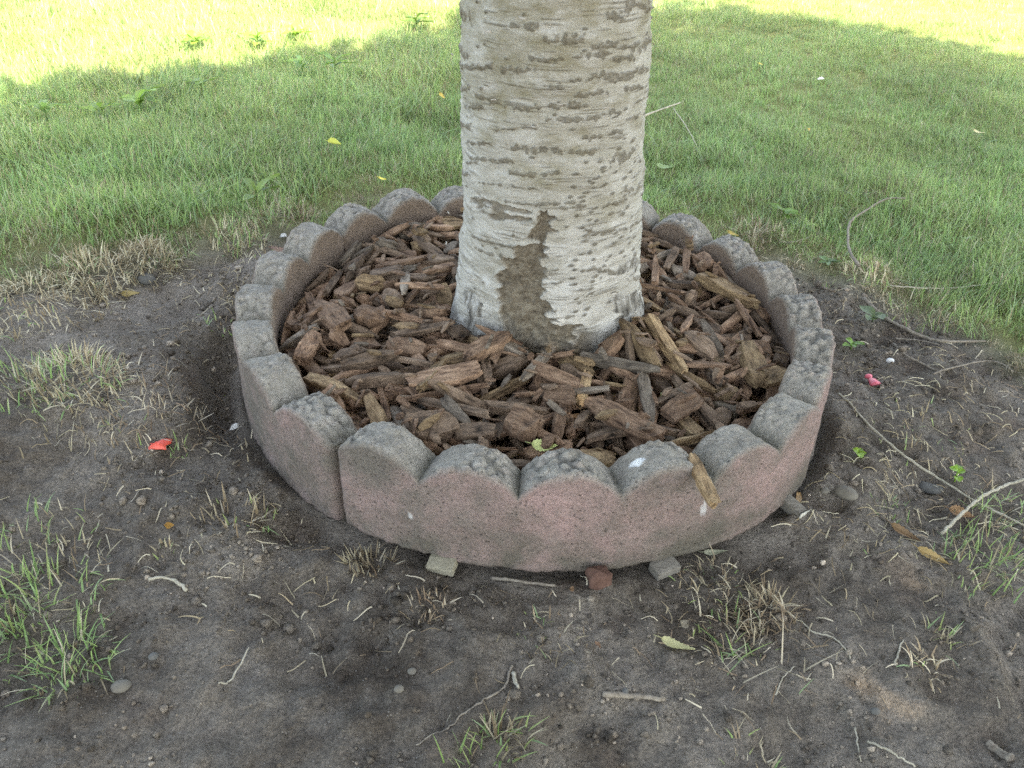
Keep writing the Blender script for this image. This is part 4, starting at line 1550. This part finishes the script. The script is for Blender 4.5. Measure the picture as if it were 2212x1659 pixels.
# clods and grit
ico = np.array([(0, 0, 1), (.894, 0, .447), (.276, .851, .447), (-.724, .526, .447), (-.724, -.526, .447), (.276, -.851, .447),
                (.724, .526, -.447), (-.276, .851, -.447), (-.894, 0, -.447), (-.276, -.851, -.447), (.724, -.526, -.447), (0, 0, -1)])
icf = np.array([(0, 1, 2), (0, 2, 3), (0, 3, 4), (0, 4, 5), (0, 5, 1), (1, 6, 2), (2, 7, 3), (3, 8, 4), (4, 9, 5), (5, 10, 1),
                (6, 7, 2), (7, 8, 3), (8, 9, 4), (9, 10, 5), (10, 6, 1), (11, 7, 6), (11, 8, 7), (11, 9, 8), (11, 10, 9), (11, 6, 10)])
nc = 62000
x, y = cl.uniform(-1.25, 1.25, nc), cl.uniform(-1.02, 0.75, nc)
dens = sstep(-0.25, 0.40, n2(x, y, 0.14, 3, 201)) * sstep(0.35, -0.1, n2(x, y, 0.4, 2, 203)) + 0.10
dens *= np.where(np.hypot(x, y) < 0.75, 1.3, 1.0)
ok = (cl.random(nc) < dens) & (lawn_mask(x, y) < 0.3) & (np.hypot(x, y) > 0.52)
x, y = x[ok], y[ok]
nc = len(x)
s = np.clip(np.exp(cl.normal(-6.32, 0.58, nc)), 0.0009, 0.0095)
Vc = ico[None] * s[:, None, None] * cl.uniform(.62, 1.25, (nc, 12, 1)) * np.stack([np.ones(nc), cl.uniform(.7, 1, nc), cl.uniform(.5, .9, nc)], -1)[:, None, :]
ang = cl.uniform(0, 6.28, nc)
ca, sa = np.cos(ang)[:, None], np.sin(ang)[:, None]
Vc = np.stack([Vc[..., 0] * ca - Vc[..., 1] * sa, Vc[..., 0] * sa + Vc[..., 1] * ca, Vc[..., 2]], -1)
Vc += np.stack([x, y, ground_z(x, y) + s * 0.25], -1)[:, None, :]
cc_ = np.repeat((1 + 1.1 * (cl.random((nc, 1)) < 0.05)) * np.clip(cl.normal(1.22, .36, (nc, 1)), .55, 2.4) * np.array([1, .985, .96]), 12, 0)
clods = mesh_obj("soil_clods", Vc.reshape(-1, 3), (icf[None] + 12 * np.arange(nc)[:, None, None]).reshape(-1, 3), M['clod'], cattrs={"bl": cc_})
tag(clods, "crumbly clods and grit scattered over the bare soil", "soil", kind="stuff")


def stone(px_, py_, a, b, c, yaw, mat, label, sink=0.3, rough=0.06, name="pebble", cat="pebble", n=10, seed=1, blocky=0.0, group="stones on the bare soil"):
    p = at(px_, py_)
    u, v = np.meshgrid(np.linspace(0, np.pi, n), np.linspace(0, 2 * np.pi, 2 * n, endpoint=False), indexing='ij')
    D = np.stack([np.sin(u) * np.cos(v), np.sin(u) * np.sin(v), np.cos(u)], -1)
    if blocky:
        D = np.sign(D) * np.abs(D) ** (1 - blocky)
    D = D * (1 + rough * fbm(D * 1.6 + seed * 7.7, 3, seed))[..., None]
    V = D * np.array([a, b, c])
    ca_, sa_ = math.cos(yaw), math.sin(yaw)
    V = np.stack([V[..., 0] * ca_ - V[..., 1] * sa_, V[..., 0] * sa_ + V[..., 1] * ca_, V[..., 2]], -1).reshape(-1, 3)
    V += p + np.array([0, 0, c * (1 - 2 * sink)])
    o = mesh_obj(name, V, grid_faces(n, 2 * n, True)[:, ::-1], mat)
    return tag(o, label, cat, group)


stone(1826, 1070, .0185, .0115, .0095, -.6, M['pebble'], "smooth oval tan river pebble right of the pinkish block", .25, .03)
stone(1782, 1062, .0075, .006, .004, .3, M['pebble'], "small pale stone chip next to the smooth oval pebble", .3, .15, seed=5)
stone(2012, 1057, .018, .011, .006, -.3, M['pebble_grey'], "flat angular grey stone beside the long thin stalk", .35, .22, seed=3, blocky=.3)
stone(262, 1485, .0115, .0085, .006, .3, M['pebble'], "tan oval stone below the sprawling grass clump", .35, .10, seed=4)
stone(1295, 1256, .0165, .012, .012, .2, M['rock_red'], "angular reddish brown rock against the base of the front block", .25, .45, seed=6, blocky=.45, name="rock", cat="rock")
stone(318, 607, .016, .013, .011, .2, M['pebble_grey'], "round grey stone under the upturned turf clod", .3, .08, seed=7)
stone(1665, 938, .008, .006, .004, .5, M['pebble_grey'], "small grey stone lying in a dip of the front rim", -6.6, .12, seed=9)
stone(262 + 70, 1420, .006, .005, .004, .5, M['pebble_grey'], "tiny round grey stones pressed into the left soil", .3, .1, seed=10)
stone(862, 1490, .006, .005, .004, .5, M['pebble'], "tiny tan pebble in the dark soil before the ring", .3, .1, seed=11)
stone(890, 1452, .0055, .0045, .004, .1, M['pebble'], "tiny rounded pebble with brown tint before the ring", .3, .1, seed=12)
stone(1350, 1497, .0065, .004, .004, 1.2, M['pebble_grey'], "small smooth stone touching the short stick", .3, .1, seed=13)
stone(1890, 1538, .006, .0045, .004, .1, M['pebble_grey'], "small dull stone on the smooth soil at the right", .3, .1, seed=14)
stone(1922, 783, .0075, .006, .006, .1, M['white'], "small white snail-like shell on the right soil", .2, .08, seed=15, name="shell", cat="shell")


def box_obj(name, c, size, R, mat, label, cat, group=None, bev=0.0015, endmat=None):
    hx, hy, hz = np.array(size) / 2
    n = 5
    V = []
    # rounded, slightly chipped block: subdivided cube pushed to a superellipsoid
    fs = []
    for ax_ in range(3):
        for sg in (-1, 1):
            u, v = np.meshgrid(np.linspace(-1, 1, n), np.linspace(-1, 1, n), indexing='ij')
            q = np.zeros((n, n, 3))
            q[..., ax_] = sg
            q[..., (ax_ + 1) % 3] = u
            q[..., (ax_ + 2) % 3] = v
            f = grid_faces(n, n)
            fs.append((f if sg > 0 else f[:, ::-1]) + len(V) * n * n)
            V.append(q.reshape(-1, 3))
    V = np.concatenate(V)
    k = (np.abs(V) > .99).sum(1)
    P = V * np.array([hx, hy, hz]) - np.sign(V) * (np.abs(V) > .99) * bev * (k >= 2)[:, None] * .5
    P = P + 0.0004 * fbm(P / 0.006 + hx * 900, 2, 3)[:, None] * V
    P = P @ np.asarray(R).T + np.asarray(c)
    o = mesh_obj(name, P, np.concatenate(fs), mat, smooth=False)
    return tag(o, label, cat, group)


def rotz(a, pitch=0.0, roll=0.0):
    return np.array((Matrix.Rotation(a, 3, 'Z') @ Matrix.Rotation(pitch, 3, 'Y') @ Matrix.Rotation(roll, 3, 'X')))


def on_ring(x, y, r, z):
    """angle of the picture ray where it meets the outer face of the ring"""
    d = ray(x, y)
    t = np.linspace(0.6, 2.2, 4000)
    P = CAM_O + d * t[:, None]
    i = np.argmax(np.hypot(P[:, 0], P[:, 1]) < r)
    return math.atan2(P[i, 0], -P[i, 1])


for px_, py_, ln, mt, lab, extra in ((958, 1217, .038, 'shim_wood', "pale yellowish wooden shim block under the left part of the front block", 0.0),
                                     (1432, 1213, .038, 'shim_grey', "grey weathered wooden shim block under the front block beside a pebble", 0.15)):
    a = on_ring(px_, py_, 0.506, 0)
    c = np.array([0.512 * math.sin(a), -0.512 * math.cos(a), 0])
    c[2] = -TY * c[0] - 0.001
    box_obj("wooden_shim", c, (ln, .024, .015), rotz(a + extra, -.06 if extra == 0 else 0.02, .10), M[mt], lab, "shim", "wooden shims propping the front block")
a = on_ring(1695, 1118, 0.508, 0)
c = np.array([0.517 * math.sin(a), -0.517 * math.cos(a), 0])
c[2] = -TY * c[0] + 0.004
sh = box_obj("wooden_shim", c, (.018, .036, .020), rotz(a - .25, 0, .15), M['shim_grey'], "wooden shim with a pale sawn end jutting out below the dry brown leaf", "shim", "wooden shims propping the front block")
Rz = rotz(a - .25, 0, .15)
e = box_obj("sawn_end", c + Rz @ np.array([0, -.0208, 0]), (.019, .002, .023), Rz, M['shim_end'], None, None)
e.parent = sh
e.location = np.array(e.location) - np.array(sh.location)


def twig(pts, r0, r1, mat, label, lift=.002, cat="twig", group="twigs and stalks on the ground", name="twig", jit=.0006, n=40, sub=()):
    W_ = np.array([at(*q[:2]) + np.array([0, 0, lift + (q[2] if len(q) > 2 else 0)]) for q in pts])
    P = spline(W_, n)
    gz_ = ground_z(P[:, 0], P[:, 1])
    P[:, 2] = np.maximum(P[:, 2], gz_ + min(r0, r1) * .5)
    P += cl.normal(0, jit, P.shape) * np.array([1, 1, .3])
    rad_ = np.linspace(r0, r1, n) * (1 + .12 * cl.normal(size=n))
    mb = MB()
    V, F, C = tube(P, rad_, 6)
    mb.add(V, F)
    mb.more(C)
    o = mb.build(name, mat)
    return tag(o, label, cat, group)


def q2(x, y):    # enlargement of the right side
    return ((x / 1.508 + 2900) / 1.8228, (y / 1.508 + 800) / 1.8228)


def q1(x, y):    # enlargement of the lower right corner
    return ((x / 1.3555 + 2800) / 1.8228, (y / 1.3555 + 1800) / 1.8228)


twig([q2(750, 580), q2(870, 690), q2(1000, 762), q2(1120, 815), q2(1240, 836), q2(1470, 835)], .0042, .0022, M['twig'], "thick curved grey twig on the soil below the right lawn edge", .006)
twig([q2(985, 38), q2(870, 45), q2(740, 120), q2(660, 185), q2(645, 290), q2(665, 380), q2(712, 450)], .0022, .0036, M['twig'], "bowed brown twig bending from the grass to the soil", .03)
twig([q2(940, 815), q2(1080, 825), q2(1200, 850)], .0018, .0012, M['twig'], "thin side twig lying under the thick curved one", .004)
twig([q2(600, 1150), q2(800, 1360), q2(1000, 1530), q2(1180, 1650), q1(1250, 160), q1(1420, 265), q1(1670, 390)], .0020, .0014, M['stalk'], "long thin straight stalk running out from the ring over the right soil", .008)
twig([q1(1220, 440), q1(1400, 270), q1(1540, 190), q1(1670, 148)], .0026, .0022, M['stalk'], "pale whitish stalk crossing the long thin one", .012)
twig([q1(900, 320), q1(1000, 380), q1(1100, 425), q1(1210, 465)], .0013, .0010, M['twig'], "faint grey twig beside the dry brown leaf strip", .002)
twig([q2(905, 520), q2(1100, 535), q2(1250, 535), q2(1400, 520), q2(1540, 500)], .0016, .0012, M['stalk'], "thin pale stem at the right lawn edge behind the curved twig", .012)
twig([q2(250, 236), q2(340, 238), q2(450, 205)], .0016, .0010, M['stalk'], "short pale straw stem on soil behind the far right blocks", .004)
twig([q2(1165, 1030), q2(1250, 1000), q2(1450, 955), q2(1560, 965), q2(1640, 1015)], .0018, .0012, M['twig'], "arched dark rootlet lying on the right soil", .006)
twig([q2(930, 840), q2(1000, 910), q2(1100, 960), q2(1215, 1025)], .0022, .0016, M['twig'], "mossy dark twig between the white shell and the lawn", .003)
twig([(1302, 1503), (1350, 1506), (1435, 1514)], .0042, .0026, M['twig'], "short straight brown stick on dark soil before the ring", .003, n=14)
twig([(1060, 1253), (1110, 1258), (1200, 1270)], .0026, .0016, M['twig'], "thin knobbly root stick below the dark gap of the front block", .004, n=16)
twig([(1105, 1440), (1085, 1490), (1020, 1530), (960, 1580), (900, 1610)], .0014, .0009, M['twig'], "long fine root trailing across the front soil", .001)
twig([(1108, 1455), (1120, 1490)], .003, .0016, M['stalk'], "short pale splinter at the head of the fine root", .002, n=8)
twig([(320, 1255), (355, 1252), (385, 1262), (405, 1280)], .0018, .0026, M['stalk'], "bent pale straw stalk on the left soil", .003, n=18)
twig([(470, 1478), (500, 1470), (540, 1400)], .0010, .0009, M['stalk'], "fine hooked straw on the front left soil", .002, n=18)
twig([(1380, 284, .03), (1420, 270, .035), (1465, 257, .04)], .0034, .0024, M['stalk'], "pair-like pale stick resting on the grass right of the trunk", .01, n=14)
twig([(1452, 262, .03), (1480, 295, .02), (1505, 332, .01)], .0016, .0012, M['stalk'], "whitish bent stem hanging from the stick right of the trunk", .01, n=14)
twig([q1(475, 875), q1(540, 935), q1(660, 975), q1(740, 1080)], .0012, .0009, M['stalk'], "pale forked straw on the smooth soil", .002, n=24)
twig([q1(835, 1525), q1(960, 1580), q1(1085, 1655)], .0014, .0010, M['stalk'], "pale straw curving at the lower right soil", .002, n=18)
twig([q1(340, 1275), q1(380, 1190), q1(440, 1120)], .0010, .0008, M['stalk'], "thin straight straw below the matted clump", .002, n=12)
twig([q1(980, 1115), q1(1000, 1040), q1(1025, 985)], .0014, .0010, M['stalk'], "short upright-lying straw left of the pale knot", .002, n=12)
twig([q1(770, 1450), q1(780, 1530), q1(795, 1630)], .0011, .0009, M['stalk'], "thin straw lying lengthwise at the bottom soil", .002, n=12)
twig([q1(1470, 1530), q1(1540, 1590), q1(1600, 1620)], .0045, .0050, M['twig'], "stubby tan bark stick on the lower right soil", .003, n=12)

# leaves that have dropped


def leaf(p, Lx, w, yaw, col, label, tilt=(0, 0), curl=0.3, name="fallen_leaf", stem=.25, group="fallen leaves", cat="leaf", fold=.25, zf=None):
    n, m = 15, 7
    t = np.linspace(0, 1, n)
    half = w / 2 * np.sin(np.pi * np.clip(t, 0, 1) ** .72) ** .85
    half = half * (1 + .10 * np.where(np.arange(n) % 2, 1, -1) * (t > .1) * (t < .95))
    V = np.zeros((n, m, 3))
    for j in range(m):
        s_ = j / (m - 1) * 2 - 1
        V[:, j, 0] = (t - .5) * Lx
        V[:, j, 1] = s_ * half
        V[:, j, 2] = fold * np.abs(s_) * half + curl * Lx * ((t - .5) ** 2) + .04 * Lx * np.sin(5 * t + 2 * s_) * np.abs(s_)
    V = V.reshape(-1, 3)
    F = grid_faces(n, m)
    c = np.asarray(col) * (1 + .18 * fbm(V / .012 + Lx * 999, 2, 2))[:, None]
    Vs, Fs, Cs = tube(np.array([[-.5 * Lx + .003, 0, curl * Lx * .25 + .0006], [-(.5 + stem * .5) * Lx, .02 * Lx, curl * Lx * .28], [-(.5 + stem) * Lx, .06 * Lx, curl * Lx * .25]]), .0006, 5)
    mb = MB()
    mb.add(V, F, c)
    mb.add(Vs, Fs, np.asarray(col) * .8)
    mb.more(Cs)
    Rm_ = rotz(yaw, tilt[0], tilt[1])
    for k in range(len(mb.V)):
        mb.V[k] = mb.V[k] @ Rm_.T
    zmin = min(v[:, 2].min() for v in mb.V)
    for k in range(len(mb.V)):
        mb.V[k] = mb.V[k] + np.asarray(p) - np.array([0, 0, zmin - .0015])
    o = mb.build(name, M['leaf'])
    return tag(o, label, cat, group)


YEL, TAN, BRN = (.60, .56, .22), (.40, .29, .10), (.26, .15, .075)
leaf(at(1463, 1400), .042, .020, -.30, (.62, .60, .30), "pale yellow-green birch leaf lying on dark soil before the ring", (.10, -.25), .35)
leaf(mulch_at(1175, 968), .036, .018, .05, (.50, .55, .22), "yellow-green curled leaf on the chips behind the front block", (.1, .5), .6)
leaf(at(283, 637), .034, .018, .1, TAN, "tan yellow leaf on the soil below the turf clod", (0, .2), .3)
leaf(at(725, 338, .03), .036, .022, -.2, (.62, .62, .12), "bright yellow folded leaf caught in the grass left of the trunk", (.15, .3), .5, fold=.9)
leaf(at(827, 408, .02), .022, .014, .6, (.66, .56, .08), "small bright yellow leaf behind the left rear scallops", (.4, .2), .3)
leaf(at(956, 241, .04), .026, .012, -.6, (.62, .46, .10), "narrow orange yellow leaf in the grass beside the trunk", (.6, .2), .3)
leaf(at(1740, 311, .04), .030, .010, 1.1, (.66, .50, .10), "slim yellow leaf standing in the right lawn", (.2, .8), .5)
leaf(at(1640, 165, .04), .020, .016, .3, (.68, .52, .08), "small round yellow leaf far out in the right lawn", (.3, .2), .2)
leaf(at(2105, 315, .04), .036, .012, -.3, (.55, .50, .28), "cream coloured curled leaf in the right lawn", (.2, .3), .5)
leaf(at(1435, 378, .02), .050, .020, .1, (.26, .36, .16), "grey-green drooping leaf in the grass close right of the trunk", (.1, .3), .5)
leaf(at(1510, 505, .004), .026, .010, -.7, (.45, .44, .26), "pale dry leaf leaning behind the far right scallop", (.2, .4), .2)
leaf(at(1955, 1155), .045, .012, -.75, BRN, "crumpled brown leaf strip under the crossing stalks", (.1, .5), .5, fold=.8)
leaf(at(2015, 1205), .045, .013, -.65, (.36, .24, .10), "curled tan leaf strip beside the green clump", (.1, .6), .4, fold=.9)
leaf(at(2075, 1112), .036, .018, -.4, BRN, "curled reddish brown leaf beneath the pale crossing stalk", (.1, .4), .4, fold=.7)
leaf(at(1718, 1082, .004), .030, .014, 1.05, (.30, .19, .09), "dry brown leaf against the front block above the pale-ended shim", (.2, .9), .4, fold=.8)
leaf(at(1478, 1352), .020, .012, .9, (.27, .23, .16), "dull brown leaf fragment above the pale fallen leaf", (.3, .4), .3)
leaf(at(1545, 1195), .034, .010, .12, (.36, .36, .25), "dull green leaf tucked below the front block's rough lower edge", (0, .2), .2)
leaf(at(367, 1138), .012, .010, .3, (.42, .22, .04), "tiny orange leaf bit on the left soil", (.2, .4), .5, stem=.1)
leaf(at(600, 545), .05, .03, .4, (.24, .14, .10), "reddish brown dead leaf against the left rear block", (.1, .2), .2)
leaf(at(640, 520), .02, .01, .4, (.30, .16, .07), "small rust coloured leaf in stubble beside the left rear block", (.1, .2), .2)
leaf(at(780 / 1.3827 / 1.8228 + 0, (235 / 1.3827 + 800) / 1.8228), .03, .014, -.8, (.30, .17, .10), "brown curled leaf on soil at the left lawn edge", (.1, .3), .4)
leaf(mulch_at(1435, 858), .014, .014, .5, (.46, .46, .18), "small torn yellowish leaf piece among the chips", (.2, .2), .2, stem=.02)
leaf(mulch_at(1583, 508), .026, .009, -.5, (.55, .42, .12), "yellow dry leaf on chips beside the trunk's right flank", (.2, .3), .3)
leaf(at(1235, 1275), .012, .006, 1.3, (.34, .22, .12), "tiny tan husk lying on soil below the front block", (.2, .3), .4, stem=.02)
leaf(at(1290, 1395), .022, .007, 1.7, (.36, .22, .13), "crinkled tan leaf scrap standing in the front soil", (.3, .5), .5, stem=.05)

# broad-leaved weeds


def weed(px_, py_, nl, Ll, wl, lift, col, label, group="broad-leaved weeds", dz=0.0):
    p = at(px_, py_, dz)
    root = empty("weed", p)
    tag(root, label, "weed", group)
    V, F, C = tube(np.array([[0, 0, -.004], [0, 0, max(lift, .004)]]), .0012, 6)
    mb = MB()
    mb.add(V, F, np.array(col) * .8)
    mb.more(C)
    s_ = mb.build("stem", M['grass'], parent=root, loc=(0, 0, 0))
    s_.location = (0, 0, 0)
    for k in range(nl):
        yaw = k * 2.4 + cl.normal() * .25
        L_ = Ll * cl.uniform(.6, 1.1)
        up = cl.uniform(.1, .9)
        n, m = 9, 5
        t = np.linspace(0, 1, n)
        half = wl / 2 * cl.uniform(.7, 1.1) * np.sin(np.pi * t ** .8) ** .8 + .0006
        Vl = np.zeros((n, m, 3))
        for j in range(m):
            q = j / (m - 1) * 2 - 1
            d = L_ * t
            Vl[:, j, 0] = d * math.cos(up * .9)
            Vl[:, j, 1] = q * half
            Vl[:, j, 2] = d * math.sin(up) - .5 * L_ * t ** 2 * math.sin(up) + np.abs(q) * half * .35 + .04 * L_ * np.sin(6 * t + q)
        Vl = Vl.reshape(-1, 3) @ rotz(yaw).T + np.array([0, 0, lift * cl.uniform(.4, 1.0)])
        mb = MB()
        mb.add(Vl, grid_faces(n, m), np.array(col) * cl.uniform(.8, 1.2))
        o_ = mb.build("leaf", M['grass'], parent=root, loc=(0, 0, 0))
        o_.location = (0, 0, 0)
    return root


LG = (.20, .34, .07)
weed(308, 250, 7, .085, .036, .05, (.23, .36, .08), "large light green broad-leaved weed in the shaded left lawn")
weed(225, 262, 6, .07, .022, .04, (.18, .31, .06), "narrow-leaved weed left of the large light green one")
weed(105, 265, 7, .07, .020, .05, (.20, .33, .09), "spreading pale weed near the sunlit edge of the left lawn")
weed(440, 215, 8, .06, .018, .05, (.16, .28, .06), "bushy small-leaved weed in the middle of the left lawn")
weed(725, 165, 8, .07, .020, .06, (.16, .29, .06), "leafy weed near the sunny border left of the trunk")
weed(655, 165, 7, .06, .018, .05, (.17, .29, .07), "lower leafy weed close to the one near the sunny border")
for k, (a_, b_) in enumerate([(560, 112), (430, 112), (640, 95), (900, 68)]):
    weed(a_, b_, 8, .085, .026, .05, (.15, .27, .05), "dark green dock-like weed along the sunlit border of the left lawn")
weed(556, 440, 4, .085, .022, .03, (.17, .26, .06), "toothed curling leaf weed behind the left rear scallops")
weed(1690, 478, 6, .05, .020, .03, LG, "pale green sprout at the lawn edge behind the far right block")
weed(1725, 495, 3, .05, .022, .01, (.15, .25, .07), "low broad leaf below the pale sprout at the lawn edge")
weed(1838, 755, 6, .028, .012, .012, LG, "small bright green seedling against the right block")
weed(1885, 695, 5, .045, .026, .012, (.16, .22, .10), "wide grey-green ragged-leaved weed beside the thick curved twig")
weed(1853, 985, 4, .018, .011, .006, (.30, .44, .05), "tiny yellow-green seedling on bare soil below the long stalk")
weed(2062, 1040, 4, .022, .014, .02, (.24, .42, .06), "little clover-like sprout above the crossing stalks")
weed(1785, 570, 6, .03, .014, .006, (.15, .24, .08), "flat creeping weed between the far right block and brown turf")


# balloon scraps
def rag(p, pts2, mat, label, name, thick=.0012, bump_=.004, yaw=0):
    pts2 = np.asarray(pts2, float)
    n = len(pts2)
    c = pts2.mean(0)
    rings = [c + (pts2 - c) * s_ for s_ in (.33, .66, 1.0)]
    V = [np.array([[c[0], c[1], bump_]])]
    for s_, rg in zip((.33, .66, 1.0), rings):
        z = bump_ * (1 - s_ ** 2) + .0016 * np.sin(np.arange(n) * 2.1 + s_ * 4)
        V.append(np.column_stack([rg, z]))
    V = np.concatenate(V)
    F3 = np.array([(0, 1 + k, 1 + (k + 1) % n) for k in range(n)])
    F4 = np.array([(1 + r_ * n + k, 1 + (r_ + 1) * n + k, 1 + (r_ + 1) * n + (k + 1) % n, 1 + r_ * n + (k + 1) % n) for r_ in range(2) for k in range(n)])
    nv = len(V)
    B = V - [0, 0, thick]
    rim = np.array([(1 + 2 * n + k, 1 + 2 * n + k + nv, 1 + 2 * n + (k + 1) % n + nv, 1 + 2 * n + (k + 1) % n) for k in range(n)])
    Vt = np.concatenate([V, B]) @ rotz(yaw).T
    Vt = Vt + np.asarray(p) - np.array([0, 0, Vt[:, 2].min() - .001])
    return mesh_obj(name, Vt, [np.concatenate([F3, F3[:, ::-1] + nv]), np.concatenate([F4, F4[:, ::-1] + nv, rim])], mat)


o = rag(at(345, 967), np.array([(-.013, -.010), (-.010, -.004), (-.014, .000), (-.006, .001), (-.002, .009), (.004, .014), (.011, .015), (.012, .006), (.008, .000), (.010, -.005), (.001, -.006), (-.006, -.008), (-.010, -.013)]) * 1.25,
        M['rubber_red'], None, "balloon_scrap", bump_=.007)
tag(o, "torn bright red rubber balloon scrap on the left soil", "balloon scrap")
p = at(1882, 828)
prof = np.array([(-.018, .009), (-.013, .0105), (-.006, .0085), (.001, .0070), (.005, .0030), (.0065, .0028), (.010, .0060), (.014, .0075), (.0155, .0070)])
ring_n = 12
tq = np.arange(ring_n) / ring_n * 2 * np.pi
V = np.concatenate([np.stack([np.full(ring_n, x_), r_ * np.cos(tq) * (1 + .15 * np.sin(3 * tq + x_ * 300)), .62 * r_ * np.sin(tq)], -1) for x_, r_ in prof])
V = V @ rotz(1.75).T
V = V + p - np.array([0, 0, V[:, 2].min()])
o = mesh_obj("balloon_scrap", V, [grid_faces(len(prof), ring_n, True), np.arange(ring_n)[None, ::-1], (ring_n * (len(prof) - 1) + np.arange(ring_n))[None, :]], M['rubber_pink'])
tag(o, "knotted pink rubber balloon neck on the right soil", "balloon scrap")
for (a_, b_, lab, s_, yw) in ((508, 930, "white folded paper scrap in the trench beside the left block", 1.0, .5), (613, 516, "tiny white scrap beside the left rear block", .8, .2),
                              (1768, 190, "crumpled white litter far out in the right lawn", 1.5, .3)):
    o = rag(at(a_, b_, .03 if b_ < 300 else .004), np.array([(-.009, -.004), (-.004, .005), (.006, .006), (.010, -.001), (.003, -.005)]) * s_, M['white'], None, "paper_scrap", bump_=.005, yaw=yw)
    tag(o, lab, "paper scrap", "white litter scraps")
